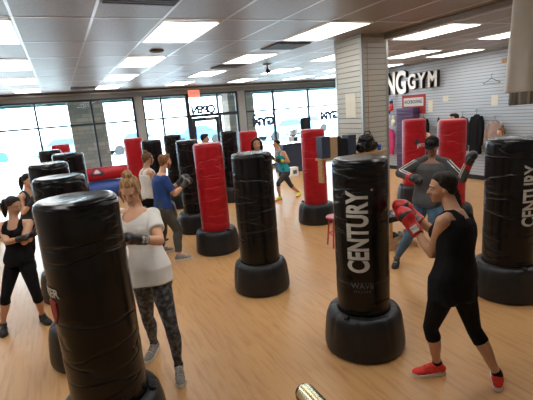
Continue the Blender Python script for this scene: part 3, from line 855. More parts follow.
        return s.add('hair', bm, m, .0065 * max(1, s.vox / .010), 1, .004, 28, (1, 1, .35))

    def beard(s, m):
        bm = bmesh.new(); s.hell(bm, (0, .032, -.070), (.053, .052, .045)); s.hell(bm, (0, .058, -.098), (.027, .026, .024))
        for q in (-1, 1): cap(bm, s.h(.066 * q, .010, -.015), s.h(.052 * q, .03, -.06), .009, .016)
        return s.add('beard', bm, m, .007, 1, .003, 40)

    def tank(s, m, loose=.008, hem=-.06, name='tank_top', top=.80):
        bm = bmesh.new(); J, k = s.J, s.k
        loft(bm, s.torso_secs(hem, top, loose, flare=loose * 1.2), 28)
        if s.f:
            for sg in (-1, 1): sphere(bm, J['pel'].lerp(J['neck'], .70) + s.lat_s * (.068 * sg * k) + s.fwd_s * .078 * k, .058 * k + loose)
        for sg in (-1, 1):
            c = lambda t, x, y: J['pel'].lerp(J['neck'], t) + s.lat_s * (x * sg * k) + s.fwd_s * (y * k)
            tube(bm, [c(.76, .092, .085), c(.90, .086, .072), c(.99, .080, .028), c(1.0, .076, -.02), c(.92, .072, -.068), c(.76, .075, -.085)], [.034, .026, .021, .022, .030, .040], 10)
        return s.add(name, bm, m, s.vox * .8, 2, .008 if loose > .01 else .003, 9, (1, 1, .5))

    def tee(s, m, g=.016, hem=-.14, slv=.62, name='t_shirt', flare=.05, disp=.012, long=False, scoop=False):
        bm = bmesh.new(); J, k = s.J, s.k
        loft(bm, s.torso_secs(hem, .95, g, flare=flare), 30)
        if s.f:
            for sg in (-1, 1): sphere(bm, J['pel'].lerp(J['neck'], .69) + s.lat_s * (.062 * sg * k) + s.fwd_s * (.078 * s.bust * k), .056 * s.bust * k + g)
        for sd in 'LR':
            cap(bm, J['neck'].lerp(J['pel'], .07), J['sh' + sd] - V((0,0,.01)), .044 * k, .050 * k + g * .3)
            s.arm(bm, sd, g * .55 + (.004 if not long else 0), 1.86 if long else slv, flat=True, baggy=0 if long else .010)
        o = s.add(name, bm, m, s.vox * .85, 2, disp, 8, (1, 1, .6))
        if scoop:      # cut the round neckline
            c = J['neck'] + s.fwd_s * .050 * k + s.up_s * .03; b = bmesh.new(); b.from_mesh(o.data)
            kill = []
            for v in b.verts:
                q = v.co - c; q = V((q.dot(s.lat_s) / (.108 * k), q.dot(s.fwd_s) / (.125 * k), q.dot(s.up_s) / (.130 * k)))
                if q.length < 1: kill.append(v)
            bmesh.ops.delete(b, geom=kill, context='VERTS'); b.to_mesh(o.data); b.free()
        return o

    def pants(s, m, g=.005, t1=1.85, top=.16, baggy=0.0, name='leggings', disp=.0015):
        bm = bmesh.new(); J, k = s.J, s.k
        loft(bm, s.torso_secs(-.14, top, g + .003), 28)
        for sd in 'LR':
            s.leg(bm, sd, g, t1, baggy, flat=True)
            cap(bm, J['hip' + sd] - s.fwd_p * .035 * k + V((0, 0, .01)), J['hip' + sd] - s.fwd_p * .05 * k - V((0, 0, .04)), .080 * k + g, .072 * k + g)
        return s.add(name, bm, m, s.vox * .8, 2, disp, 8)

    def shoe(s, side, up_m, sole_m, lace_m=None, sock=None):
        J, k = s.J, s.k; A, T = J['ank' + side], J['toe' + side]
        fd = V((T.x - A.x, T.y - A.y, 0)).normalized(); lt = V((-fd.y, fd.x, 0)); O = V((A.x, A.y, 0)); U = V((0, 0, 1))
        lift = max(0, min(A.z - .095, .3)); 
        P = lambda a, b_, c: O + fd * (a * k) + lt * (b_ * k) + U * (c * k + lift * max(0, (.13 - a) / .17 if lift else 0))
        bm = bmesh.new()
        for (a, z, rx, ry, rz) in ((-.03, .050, .042, .036, .034), (.02, .052, .06, .037, .036), (.07, .048, .06, .040, .034), (.12, .040, .055, .043, .028), (.155, .036, .045, .040, .024), (.175, .033, .032, .033, .020)):
            sphere(bm, P(a, 0, z), (rx * k, ry * k, rz * k), fd, lt, U)
        cap(bm, P(-.01, 0, .07), P(.0, 0, .098), .043 * k, .041 * k, True); cap(bm, P(.03, 0, .075), P(.09, 0, .058), .032 * k, .030 * k)
        o = s.add('shoe', bm, up_m, .006 if s.vox < .014 else .010, 2)
        b = bmesh.new(); out = [(-.068, 0), (-.060, .024), (-.03, .036), (.03, .035), (.09, .043), (.14, .047), (.18, .036), (.206, .014), (.210, 0)]
        full = out + [(a, -c) for a, c in out[-2:0:-1]]
        lo = [b.verts.new(P(a, c, .003)) for a, c in full]; hi = [b.verts.new(P(a, c, .024 + (.006 if a < 0 else 0) + (.012 if a > .17 else 0))) for a, c in full]
        b.faces.new(lo[::-1]); b.faces.new(hi)
        for i in range(len(full)): b.faces.new((lo[i], lo[(i + 1) % len(full)], hi[(i + 1) % len(full)], hi[i]))
        obj('sole', b, sole_m, o, smooth='auto')
        if s.vox < .014:
            b = bmesh.new()
            for i in range(4):
                a = .045 + .022 * i; z = .104 - .0085 * i - .0
                tube(b, [P(a, -.022, z - .012), P(a + .004, 0, z - .004), P(a + .008, .022, z - .012)], .0035, 6)
            l = obj('laces', b, lace_m or sole_m, o, smooth=True)
        if sock:
            b = bmesh.new(); tube(b, [P(0, 0, .085), P(0, 0, .10), A + (J['knee' + side] - A).normalized() * .035], [.038 * k, .038 * k, .036 * k], 16); obj('sock', b, sock, s.ob, smooth='auto')
        return o

    def glove(s, side, m, cuff_m, big=True, label_m=None, trim=None, sz=1.0, tilt=None):
        J = s.J; k = s.k * sz; H_ = J['ha' + side]; E = J['el' + side]; d = (H_ - E).normalized()
        up = V((0, 0, 1)); lat = d.cross(up)
        if lat.length < .15: lat = s.lat_s.copy()
        lat.normalize(); n = lat.cross(d).normalized(); W = s.wrist(side); sg = 1 if side == 'R' else -1
        P = lambda a, b_, c: W + (d * a + lat * b_ + n * c) * k
        bm = bmesh.new()
        if big:
            sphere(bm, P(.085, 0, .010), (.078 * k, .060 * k, .056 * k), d, lat, n); sphere(bm, P(.12, 0, -.008), (.060 * k, .058 * k, .056 * k), d, lat, n)
            cap(bm, P(-.01, 0, 0), P(.05, 0, 0), .044 * k, .052 * k)
            cap(bm, P(.05, -.050 * sg, -.030), P(.105, -.050 * sg, -.040), .024 * k, .022 * k)
        else:
            sphere(bm, P(.07, 0, .008), (.055 * k, .046 * k, .036 * k), d, lat, n); cap(bm, P(0, 0, 0), P(.05, 0, 0), .034 * k, .040 * k)
            cap(bm, P(.105, -.030, 0), P(.105, .032, 0), .022 * k, .022 * k); cap(bm, P(.03, -.036 * sg, -.01), P(.08, -.045 * sg, -.025), .017 * k, .015 * k)
        o = s.add('boxing_glove', bm, m, .006 if s.vox < .014 else .01, 2)
        b = bmesh.new(); r = .045 if big else .037
        tube(b, [P(-.075, 0, 0), P(-.070, 0, 0), P(-.035, 0, 0), P(.0, 0, 0), P(.012, 0, 0)], [r * .86 * k, r * .98 * k, r * 1.0 * k, r * 1.03 * k, r * .95 * k], 22)
        obj('cuff', b, cuff_m, o, smooth='auto')
        cv = (V((0, 0, HCAM)) - s.o - W)
        cl = (cv - d * cv.dot(d)).normalized(); ct = d.cross(cl).normalized()
        if label_m:
            b = bmesh.new(); R_ = r * 1.03 * k + .002; rows = []
            for a in (-.062, -.012):
                rows.append([b.verts.new(W + d * (a * k) + (cl * math.cos(t) + ct * math.sin(t)) * R_) for t in [-.6 + 1.2 * i / 8 for i in range(9)]])
                rows.append([b.verts.new(W + d * (a * k) + (cl * math.cos(t) + ct * math.sin(t)) * (R_ - .004)) for t in [-.6 + 1.2 * i / 8 for i in range(9)]])
            a0, b0, a1, b1 = rows
            for i in range(8):
                b.faces.new((a0[i], a0[i + 1], a1[i + 1], a1[i])); b.faces.new((b0[i], b1[i], b1[i + 1], b0[i + 1]))
                b.faces.new((a0[i], b0[i], b0[i + 1], a0[i + 1])); b.faces.new((a1[i], a1[i + 1], b1[i + 1], b1[i]))
            for i in (0, 8): b.faces.new((a0[i], a1[i], b1[i], b0[i]))
            obj('cuff_label', b, label_m, o)
            wt = flat_text('cuff_lettering', 'PRO', .026 * k, M['dark_ink'], o, W + d * (-.037 * k) + cl * (R_ + .001), d.cross(cl) * -1 if False else ct, d * -1 if ct.cross(d * -1).dot(cl) > 0 else d, .001)
        if trim:
            b = bmesh.new()   # contrasting panel across the back of the hand
            c0 = P(.085, 0, .0) + cl * (.050 * k)
            sphere(b, P(.088, 0, .006), (.046 * k, .0640 * k, .0600 * k), d, lat, n, 24, 16)
            obj('back_panel', b, trim, o, smooth=True)
        return o

def stand(x, y, ang, h=1.62, guard=True, lean=.06, stance=.14, crouch=0.0, arms=None, stag=.14):
    """a standing figure at x, y looking along ang, hands up to box or down"""
    k = h / 1.68
    F = V((math.cos(ang), math.sin(ang), 0)); L = V((-F.y, F.x, 0)); O = V((x, y, 0)); U = V((0, 0, 1))
    P = lambda f, l, z: O + F * (f * k) + L * (l * k) + U * (z * k)
    z = .92 - crouch
    J = dict(pel=P(0, 0, z), neck=P(lean, 0, z + .49), head=P(lean + .05, 0, z + .66),
             hipL=P(0, .09, z - .05), hipR=P(0, -.09, z - .05), shL=P(lean - .0, .165, z + .42), shR=P(lean, -.165, z + .42),
             ankL=P(stag, stance, .09), ankR=P(-stag, -stance, .09), toeL=P(stag + .15, stance + .02, .035), toeR=P(-stag + .14, -stance - .04, .035))
    for s_ in 'LR':
        h_, a = J['hip' + s_], J['ank' + s_]; D = (a - h_).length; b_ = math.sqrt(max(0, (.405 * k) ** 2 - (D / 2) ** 2))
        J['knee' + s_] = (h_ + a) / 2 + F * b_
    if guard:
        J['elL'] = P(lean + .14, .20, z + .20); J['haL'] = P(lean + .34, .10, z + .38)
        J['elR'] = P(lean + .05, -.22, z + .18); J['haR'] = P(lean + .22, -.10, z + .38)
    else:
        J['elL'] = P(lean - .02, .21, z + .15); J['haL'] = P(lean + .10, .20, z - .11)
        J['elR'] = P(lean - .02, -.21, z + .15); J['haR'] = P(lean + .10, -.20, z - .11)
    return J

# --- woman in black boxing the CENTURY bag
p = Person(dict(head=(2.385, 2.027, 1.513), neck=(2.404, 1.929, 1.351), pel=(2.30, 1.850, .883), shL=(2.240, 1.890, 1.310), elL=(2.265, 2.00, 1.045), haL=(2.262, 2.235, 1.262),
    shR=(2.547, 1.976, 1.274), elR=(2.50, 2.20, 1.12), haR=(2.385, 2.375, 1.285), hipL=(2.222, 1.855, .830), kneeL=(2.262, 2.005, .455), ankL=(2.368, 2.030, .092), toeL=(2.232, 2.096, .036),
    hipR=(2.385, 1.845, .815), kneeR=(2.520, 1.835, .440), ankR=(2.610, 1.690, .097), toeR=(2.725, 1.775, .036)),
    (-.80, .58, -.10), M['skin_tan'], 'woman in black tank top and capri leggings punching with red boxing gloves', .985, True, .008, seed=3)
p.eyebrows(M['hair_dark']); p.hair(M['hair_dark'], 'braid'); p.tank(M['cloth_black'], .012, -.27, top=.90); p.pants(M['cloth_black'], .005, 1.28)
for sd in 'LR': p.shoe(sd, M['shoe_red'], M['sole_white'], M['shoe_red'], M['cloth_black'])
p.glove('L', M['glove_red'], M['glove_red'], True, M['white_ink'], M['glove_black'], 1.05); p.glove('R', M['glove_red'], M['glove_red'], True, M['white_ink'], M['glove_black'], 1.05)

# --- woman in the white T-shirt
p = Person(dict(head=(.437, 3.385, 1.612), neck=(.466, 3.400, 1.445), pel=(.480, 3.300, .940), shL=(.573, 3.323, 1.395), elL=(.560, 3.085, 1.235), haL=(.325, 2.955, 1.335),
    shR=(.350, 3.548, 1.385), elR=(.239, 3.340, 1.225), haR=(.276, 3.084, 1.300), hipL=(.535, 3.230, .875), kneeL=(.566, 3.140, .475), ankL=(.590, 3.190, .083), toeL=(.560, 3.040, .037),
    hipR=(.428, 3.365, .850), kneeR=(.434, 3.480, .455), ankR=(.480, 3.665, .091), toeR=(.400, 3.545, .037)),
    (-.42, -.80, -.55), M['skin_light'], 'woman in white T-shirt and marbled leggings, blond bun, punching the left foreground bag', 1.0, True, .008, seed=9, bust=.78)
p.eyebrows(M['hair_blond']); p.hair(M['hair_blond'], 'bun'); p.tee(M['cloth_white'], .013, -.19, .60, flare=.06, disp=.010, scoop=True); p.pants(M['legging_print'], .004, 1.93)
for sd in 'LR': p.shoe(sd, M['shoe_grey'], M['sole_white'], M['sole_white'], M['cloth_black'])
p.glove('L', M['glove_black'], M['glove_black'], False, M['white_ink'], None, 1.1); p.glove('R', M['glove_black'], M['glove_black'], False, M['white_ink'], None, 1.1)

# --- woman at the far left edge
p = Person(dict(head=(-.560, 5.178, 1.349), neck=(-.586, 5.160, 1.180), pel=(-.615, 5.110, .745), shL=(-.448, 5.117, 1.138), elL=(-.516, 4.933, .980), haL=(-.350, 4.789, 1.120),
    shR=(-.725, 5.200, 1.140), elR=(-.675, 4.997, .998), haR=(-.465, 4.842, 1.047), hipL=(-.550, 5.077, .690), kneeL=(-.500, 4.900, .370), ankL=(-.500, 5.038, .086), toeL=(-.442, 4.912, .037),
    hipR=(-.690, 5.161, .690), kneeR=(-.800, 5.010, .400), ankR=(-.887, 5.055, .089), toeR=(-.879, 4.916, .037)),
    (.60, -.62, -.28), M['skin_tan'], 'woman in black tank top and capri leggings at the far left, head bent down', .90, True, .010, seed=5)
p.eyebrows(M['hair_dark']); p.hair(M['hair_dark'], 'pony'); p.tank(M['cloth_black'], .008, -.1); p.pants(M['cloth_black'], .005, 1.25)
for sd in 'LR': p.shoe(sd, M['shoe_black'], M['shoe_black'], M['shoe_black'])
for sd in 'LR': p.glove(sd, M['glove_black'], M['glove_black'], False)

# --- woman behind her, bare shoulders
p = Person(stand(-.56, 6.85, -.75, 1.52, True, .05), (.62, -.65, -.25), M['skin_light'], 'bare shouldered woman with dark tied hair beside the left row of bags', .92, True, .012, seed=6)
p.eyebrows(M['hair_dark']); p.hair(M['hair_dark'], 'pony'); p.tank(M['cloth_charcoal'], .007); p.pants(M['cloth_black'], .005, 1.85)
for sd in 'LR': p.shoe(sd, M['shoe_black'], M['sole_white'])
for sd in 'LR': p.glove(sd, M['glove_black'], M['glove_black'], True)

# --- man in blue
p = Person(dict(head=(1.367, 6.187, 1.520), neck=(1.286, 6.187, 1.342), pel=(1.241, 6.160, .862), shL=(1.259, 6.356, 1.262), elL=(1.428, 6.374, 1.046), haL=(1.650, 6.303, 1.204),
    shR=(1.272, 6.023, 1.270), elR=(1.404, 6.020, 1.036), haR=(1.639, 6.097, 1.176), hipL=(1.225, 6.235, .794), kneeL=(1.219, 6.343, .401), ankL=(1.200, 6.560, .089), toeL=(1.330, 6.540, .035),
    hipR=(1.242, 6.066, .794), kneeR=(1.400, 6.100, .442), ankR=(1.342, 5.997, .090), toeR=(1.496, 5.973, .036)),
    (.92, .25, -.05), M['skin_light'], 'bearded man in royal blue T-shirt and grey trousers wearing grey and black gloves', .97, False, .010, seed=12)
p.eyebrows(M['hair_ginger']); p.hair(M['hair_ginger'], 'short'); p.beard(M['hair_ginger']); p.tee(M['cloth_blue'], .014, -.12, .72, flare=.03, disp=.014); p.pants(M['cloth_olive'], .012, 1.88, baggy=.006, name='trousers', disp=.008)
for sd in 'LR': p.shoe(sd, M['shoe_grey'], M['sole_white'])
for sd in 'LR': p.glove(sd, M['glove_black'], M['cloth_olive'], True, None, M['shoe_grey'], .95)

# --- woman with the bun and white tank top beyond him
p = Person(stand(1.18, 6.90, .25, 1.62, True, .03), (.95, .15, -.1), M['skin_tan'], 'woman in white tank top with brown bun beyond the man in blue', .95, True, .012, seed=14)
p.hair(M['hair_brown'], 'bun'); p.tank(M['cloth_white'], .008); p.pants(M['cloth_black'], .005, 1.85)
for sd in 'LR': p.shoe(sd, M['shoe_black'], M['sole_white'])
for sd in 'LR': p.glove(sd, M['glove_black'], M['glove_black'], True, None, None, .8)

# --- person with cap and grey hoodie
p = Person(dict(head=(4.060, 3.600, 1.560), neck=(4.082, 3.631, 1.375), pel=(4.013, 3.627, .868), shL=(4.218, 3.500, 1.325), elL=(4.200, 3.265, 1.170), haL=(4.165, 3.138, 1.427),
    shR=(3.945, 3.750, 1.335), elR=(3.715, 3.787, 1.250), haR=(3.720, 3.535, 1.205), hipL=(4.062, 3.560, .780), kneeL=(3.952, 3.349, .445), ankL=(4.053, 3.403, .086), toeL=(3.902, 3.402, .035),
    hipR=(3.997, 3.713, .780), kneeR=(3.796, 3.716, .441), ankR=(3.760, 3.905, .091), toeR=(3.640, 3.815, .034)),
    (-.80, -.45, -.45), M['skin_brown'], 'person in black cap, grey striped-sleeve hoodie and blue jeans throwing a punch', .98, False, .010, seed=15)
p.eyebrows(M['hair_dark']); p.hair(M['hair_dark'], 'short'); p.tee(M['cloth_grey'], .020, -.10, long=True, name='hoodie', flare=.03, disp=.012); p.pants(M['denim'], .010, 1.90, name='jeans', disp=.006)
bm = bmesh.new(); p.hell(bm, (0, -.020, .052), (.092, .104, .078), 26, 16); p.hell(bm, (0, .095, .050), (.070, .060, .010), 20, 8)
cp = p.add('cap', bm, M['cloth_black'], .007, 2)
bm = bmesh.new(); sphere(bm, p.J['neck'] - p.fwd_s * .045 + V((0, 0, .015)), (.125, .085, .070), p.lat_s, p.fwd_s, p.up_s)
for q in (-1, 1): cap(bm, p.J['neck'] + p.lat_s * .055 * q + V((0, 0, .02)), p.J['sh' + ('L' if q > 0 else 'R')] + V((0, 0, .02)), .045, .05)
p.add('hood', bm, M['cloth_grey'], .01, 2, .006)
for sd in 'LR':      # two white stripes running down each sleeve
    bm = bmesh.new(); S, E, W = p.J['sh' + sd], p.J['el' + sd], p.wrist(sd); cv = (V((0, 0, HCAM)) - p.o - E); 
    for o_ in (-.016, .016):
        pts = []
        for i in range(17):
            t = i / 8; a, c = (S, E) if t <= 1 else (E, W); q = a.lerp(c, t if t <= 1 else t - 1); d = (c - a).normalized()
            n = (V((0, 0, 1)) * .9 + (cv.normalized() * .6)); n = (n - d * n.dot(d)).normalized(); l = d.cross(n)
            pts.append(q + n * (lerp(.073, .046, t / 2)) + l * o_)
        tube(bm, pts, .007, 8)
    p.add('sleeve_stripe', bm, M['cloth_white'], .006, 2)
for sd in 'LR': p.shoe(sd, M['shoe_black'], M['cloth_charcoal'], M['sole_white'])
for sd in 'LR': p.glove(sd, M['glove_black'], M['glove_red'], True, None, None, 1.0)

# --- woman in the teal tank top
p = Person(dict(head=(4.640, 8.778, 1.335), neck=(4.684, 8.735, 1.160), pel=(4.750, 8.639, .700), shL=(4.700, 8.880, 1.100), elL=(4.755, 9.019, .880), haL=(4.566, 8.909, 1.010),
    shR=(4.737, 8.596, 1.120), elR=(4.770, 8.452, .911), haR=(4.603, 8.636, .956), hipL=(4.746, 8.726, .630), kneeL=(4.860, 8.600, .320), ankL=(5.115, 8.642, .087), toeL=(5.02, 8.56, .039),
    hipR=(4.755, 8.559, .630), kneeR=(4.484, 8.521, .430), ankR=(4.527, 8.573, .084), toeR=(4.400, 8.541, .034)),
    (-.95, -.1, -.1), M['skin_tan'], 'woman in teal tank top and neon shoes lunging by the entrance', .93, True, .012, seed=16)
p.hair(M['hair_dark'], 'lowbun'); p.tank(M['cloth_teal'], .008); p.pants(M['cloth_charcoal'], .006, 1.2)
for sd in 'LR': p.shoe(sd, M['shoe_yellow'], M['sole_pink'])
for sd in 'LR': p.glove(sd, M['glove_black'], M['shoe_yellow'], True, None, None, .9)

# --- woman looking over the middle bag
J = stand(3.05, 6.50, -1.95, 1.70, False, .03); 
p = Person(J, (-.42, -.90, -.02), M['skin_tan'], 'woman with dark bob whose face shows above the middle black bag', 1.0, True, .012, seed=17)
p.eyebrows(M['hair_dark']); p.hair(M['hair_dark'], 'long'); p.tank(M['cloth_black'], .008); p.pants(M['cloth_black'], .006, 1.85)
for sd in 'LR': p.shoe(sd, M['shoe_black'], M['sole_white'])

# --- heads showing behind bags further off
p = Person(stand(2.95, 9.30, -.3, 1.72, True, .04), (.9, -.3, -.1), M['skin_tan'], 'dark haired person whose head shows over the large red bag', 1.0, False, .014, seed=18)
p.hair(M['hair_dark'], 'short'); p.tee(M['cloth_charcoal'], .014); p.pants(M['cloth_black'], .008, 1.88, name='trousers')
for sd in 'LR': p.shoe(sd, M['shoe_black'], M['sole_white'])
p = Person(stand(7.60, 7.06, 3.9, 1.62, True, .03), (-.75, -.65, -.05), M['skin_light'], 'dark haired person peeking over the red bag in front of the poster', .95, True, .014, seed=19)
p.hair(M['hair_dark'], 'pony'); p.tank(M['purple'], .008); p.pants(M['cloth_black'], .006, 1.85)
for sd in 'LR': p.shoe(sd, M['shoe_black'], M['sole_white'])
p = Person(stand(7.35, 5.88, 2.9, 1.78, True, .03), (-.95, .2, -.05), M['skin_light'], 'short haired man seen in profile above the red bag behind the cap', 1.03, False, .014, seed=20)
p.hair(M['hair_dark'], 'short'); p.tee(M['cloth_charcoal'], .014); p.pants(M['cloth_black'], .008, 1.88, name='trousers')
for sd in 'LR': p.shoe(sd, M['shoe_black'], M['sole_white'])
p = Person(stand(7.95, 5.25, 2.75, 1.44, True, .04), (-.9, .2, -.2), M['skin_light'], 'person in blue mostly hidden behind the right black bag', .86, True, .014, seed=21)
p.hair(M['hair_brown'], 'bun'); p.tee(M['glove_blue'], .012); p.pants(M['taupe'], .008, 1.85, name='trousers')
for sd in 'LR': p.shoe(sd, M['shoe_black'], M['sole_white'])
for sd in 'LR': p.glove(sd, M['glove_blue'], M['white_ink'], True)
p = Person(stand(-1.55, 9.5, .2, 1.66, False, .04), (.95, .2, -.1), M['skin_tan'], 'person in dark blue cut off by the left edge of the photo', .98, False, .014, seed=22)
p.hair(M['hair_dark'], 'short'); p.tee(M['cloth_blue'], .014); p.pants(M['cloth_black'], .008, 1.88, name='trousers')
for sd in 'LR': p.shoe(sd, M['shoe_black'], M['sole_white'])
# ------------------------------------------------------------------ things on the right wall
XW = XR - .002
t = thing('wall_sign', 'large white three dimensional lettering for the boxing gym high on the slatwall', 'sign', (XW - .06, 9.1, 2.6))
def sign_letter(ch, y, cap, z, w):
    # reads along -Y as seen from the room
    s = cap / .70
    bm = text_mesh(ch, s, .055, .035 * s); 
    for v in bm.verts: v.co = V((-v.co.z, -v.co.x * w + (y - 9.1), v.co.y + z - 2.6))
    side = obj('letter', bm, M['plastic_black'], t)
    bm = text_mesh(ch, s, .004, .030 * s)
    for v in bm.verts: v.co = V((-v.co.z - .060, -v.co.x * w + (y - 9.1), v.co.y + z - 2.6))
    obj('letter_face', bm, M['white_paint'], side)
for i, ch in enumerate('GNIXOB'):
    sign_letter(ch, 9.35 + .44 * i, .62, 2.60, .66 if ch != 'I' else .7)
for ch, y in (('G', 8.93), ('Y', 8.58), ('M', 8.20)): sign_letter(ch, y, .40, 2.60, .74)

t = thing('poster', 'red and white poster on the slatwall below the sign', 'poster', (XW - .01, 8.97, 1.98))
obj('sheet', bevel_box(-.006, .004, -.44, .44, -.27, .27, .002), M['red_ink'], t)
b = bmesh.new(); box(b, -.010, -.0065, -.37, .37, -.05, .19); obj('white_panel', b, M['white_ink'], t)
flat_text('lettering', 'KICKBOXING', .13, M['dark_ink'], t, (-.012, 0, .07), (0, -1, 0), (0, 0, 1), .001, .003, sx=.85)
for (y, z, w, h, l) in ((8.36, 1.90, .16, .32, 'tall cream paper notice right of the poster'), (7.86, 2.08, .17, .14, 'small white card on the slatwall between poster and hangers'), (6.46, 1.96, .17, .25, 'cream paper notice under the empty hanger')):
    b = bmesh.new(); box(b, XR - .006, XR + .001, y - w / 2, y + w / 2, z - h / 2, z + h / 2); tag(obj('paper_notice', b, M['paper']), l, 'notice')
b = bevel_box(XW - .05, XW, 6.12, 6.30, 2.77, 2.88, .008); tag(obj('wall_sensor', b, M['cardboard']), 'small tan sensor box high on the slatwall beside the hanging garment', 'sensor')

def hanger_mesh(w=.42):
    b = bmesh.new()
    tube(b, [(0, -w / 2, -.10), (0, 0, 0), (0, w / 2, -.10), (0, w / 2 - .02, -.115), (0, -w / 2 + .02, -.115), (0, -w / 2, -.10)], .006, 6)
    tube(b, [(0, 0, 0), (0, 0, .05), (0, .025, .08), (0, .01, .11), (0, -.02, .10)], .005, 6)
    return b
def wall_hook(par, z):
    b = bmesh.new(); tube(b, [(.20, 0, z), (.02, 0, z), (-.02, 0, z + .02)], .006, 6); obj('hook', b, M['chrome'], par)
t = thing('clothes_hanger', 'empty dark clothes hanger on the slatwall near the hanging white garment', 'hanger', (XW - .2, 6.42, 2.46))
obj('hanger', hanger_mesh(.44), M['screen'], t, smooth=True); wall_hook(t, .09)

def garment(name, y, ztop, w, h, m, label, cat='jacket', sleeves=True, seed=1, x=None, hook=True, depth=.07):
    t = thing(name, label, cat, (XW - .2 if x is None else x, y, ztop))
    b = bmesh.new(); X = V((0, 1, 0)); Y = V((1, 0, 0)); secs = []
    for i in range(9):
        u = i / 8; ww = w / 2 * (.30 if i == 0 else .78 + .22 * u)
        secs.append((V((0, 0, -.02 - h * u)), X, Y, ww if i else w * .16, depth * (.6 + .4 * u)))
    loft(b, secs, 24)
    if sleeves:
        for sg in (-1, 1):
            tube(b, [(0, sg * w * .30, -.06), (0, sg * w * .43, -.20), (-.01, sg * w * .47, -.45 * h - .1), (-.01, sg * w * .46, -.80 * h)], [.05, .055, .05, .042], 12)
    me = remesh(b, .016, 2, .022, 9, (1, 1, .35), seed)
    o = link('garment', me, m, t)
    if hook:
        obj('hanger', hanger_mesh(min(.4, w)), M['screen'], t, smooth=True); wall_hook(t, .09)
    return t
garment('hanging_jacket', 8.42, 1.62, .32, .55, M['cloth_black'], 'black jacket hanging between the two right red bags', seed=2)
garment('hanging_jacket', 7.17, 1.62, .30, .85, M['cloth_charcoal'], 'charcoal jacket hanging just right of the man in profile', seed=3)
garment('hanging_jacket', 6.78, 1.66, .34, .95, M['cloth_black'], 'bulky black jacket hanging second right of the man in profile', seed=4)
garment('hanging_cardigan', 6.29, 1.50, .44, .75, M['taupe'], 'dusty brown cardigan on a hanger above the right black bag', 'cardigan', seed=5)
b = bmesh.new(); lathe(b, [(0, 0), (.03, 0), (.035, .02), (.035, .14), (.02, .17), (.015, .2), (0, .2)], 20)
t = thing('wall_shelf', 'short narrow shelf on the slatwall right of the red bag with emblem', 'shelf', (XW, 8.0, 1.40)); obj('board', bevel_box(-.22, 0, -.16, .16, -.03, 0, .005), M['metal_grey'], t)
tag(obj('drink_bottle', b, M['screen'], None, (XW - .12, 7.98, 1.40), 'auto'), 'black drink bottle standing on the slatwall shelf', 'bottle')

def wall_glove(y, z, m, cm, label, rz=0):
    t = thing('display_glove', label, 'boxing glove', (XW - .14, y, z), rz)
    b = bmesh.new(); sphere(b, (0, 0, -.12), (.07, .08, .10)); sphere(b, (0, .01, -.17), (.072, .075, .07)); cap(b, (0, 0, 0), (0, 0, -.08), .048, .056); cap(b, (-.03, -.07, -.07), (-.03, -.075, -.13), .026, .024)
    link('mitt', remesh(b, .012, 2), m, t)
    b = bmesh.new(); tube(b, [(0, 0, .09), (0, 0, .085), (0, 0, .01), (0, 0, 0)], [.048, .056, .055, .05], 20); obj('cuff', b, cm, t, smooth='auto')
    b = bmesh.new(); tube(b, [(.145, 0, .11), (.0, 0, .11), (0, 0, .08)], .006, 6); obj('hook', b, M['chrome'], t)
wall_glove(9.98, 2.16, M['glove_red'], M['glove_red'], 'red boxing glove on display beside the column, uppermost')
wall_glove(9.74, 2.05, M['glove_red'], M['cloth_blue'], 'red boxing glove with blue cuff on display beside the column')
wall_glove(9.86, 1.74, M['white_paint'], M['cloth_blue'], 'white and blue boxing glove on display under the red ones')
wall_glove(9.64, 1.60, M['paper'], M['white_paint'], 'cream boxing glove on display, lowest by the column')
garment('hanging_jacket', 9.78, 1.32, .42, .80, M['fuchsia'], 'fuchsia pink jacket hanging beside the column', seed=6)
garment('hanging_bag', 10.22, 1.22, .26, .42, M['cloth_black'], 'dark bag hanging next to the fuchsia jacket', 'bag', False, seed=7)
t = thing('folded_mat_stack', 'dark purple ribbed mats stacked behind the red bag with emblem', 'mat', (9.20, 9.05, 0))
for i in range(19):
    obj('mat', bevel_box(-.13, .13, -.33, .33, i * .1 + .002, i * .1 + .098, .02), M['purple'], t, smooth='auto')

# ------------------------------------------------------------------ shelf on the column and what stands on it
ZS_ = 1.43
t = thing('column_shelf', 'pine shelf with a hanging end panel fixed to the slatted column', 'shelf', (3.75, 4.74, ZS_))
obj('board', bevel_box(-.57, .62, -.03, .125, -.03, 0, .004), M['wood'], t)
obj('end_panel', bevel_box(-.57, -.535, -.03, .07, -.34, -.03, .004), M['wood'], t)
obj('bracket', bevel_box(.40, .60, .02, .125, -.16, -.03, .01), M['metal_grey'], t)
def bin_box(name, x0, x1, h, m, label, cat='storage bin', fill=None):
    t = thing(name, label, cat, ((x0 + x1) / 2, 4.785, ZS_)); w = (x1 - x0) / 2
    b = bmesh.new()
    for a in ((-w, w, -.07, -.06, 0, h), (-w, w, .06, .07, 0, h), (-w, -w + .012, -.06, .06, 0, h), (w - .012, w, -.06, .06, 0, h), (-w + .012, w - .012, -.06, .06, 0, .012)): box(b, *a)
    obj('box', b, m, t)
    b = bevel_box(-w - .003, w + .003, -.074, .074, h - .03, h + .002, .004); 
    if fill is None: obj('lid', b, m, t)
    else:
        b.free(); b = bmesh.new()
        for i in range(6): sphere(b, (random.uniform(-w * .5, w * .5), random.uniform(-.02, .02), h * .85 + random.uniform(-.03, .04)), .045)
        link('contents', remesh(b, .012, 1), fill, t)
bin_box('storage_bin', 3.20, 3.33, .30, M['navy'], 'navy storage bin at the left end of the column shelf')
bin_box('cardboard_box', 3.34, 3.46, .28, M['cardboard'], 'narrow cardboard box on the column shelf', 'box')
bin_box('wire_basket', 3.475, 3.64, .24, M['screen'], 'black basket stuffed with gear on the column shelf', 'basket', M['cloth_black'])
bin_box('storage_bin', 3.655, 3.79, .28, M['navy'], 'navy storage bin beside the column face')
b = bmesh.new(); 
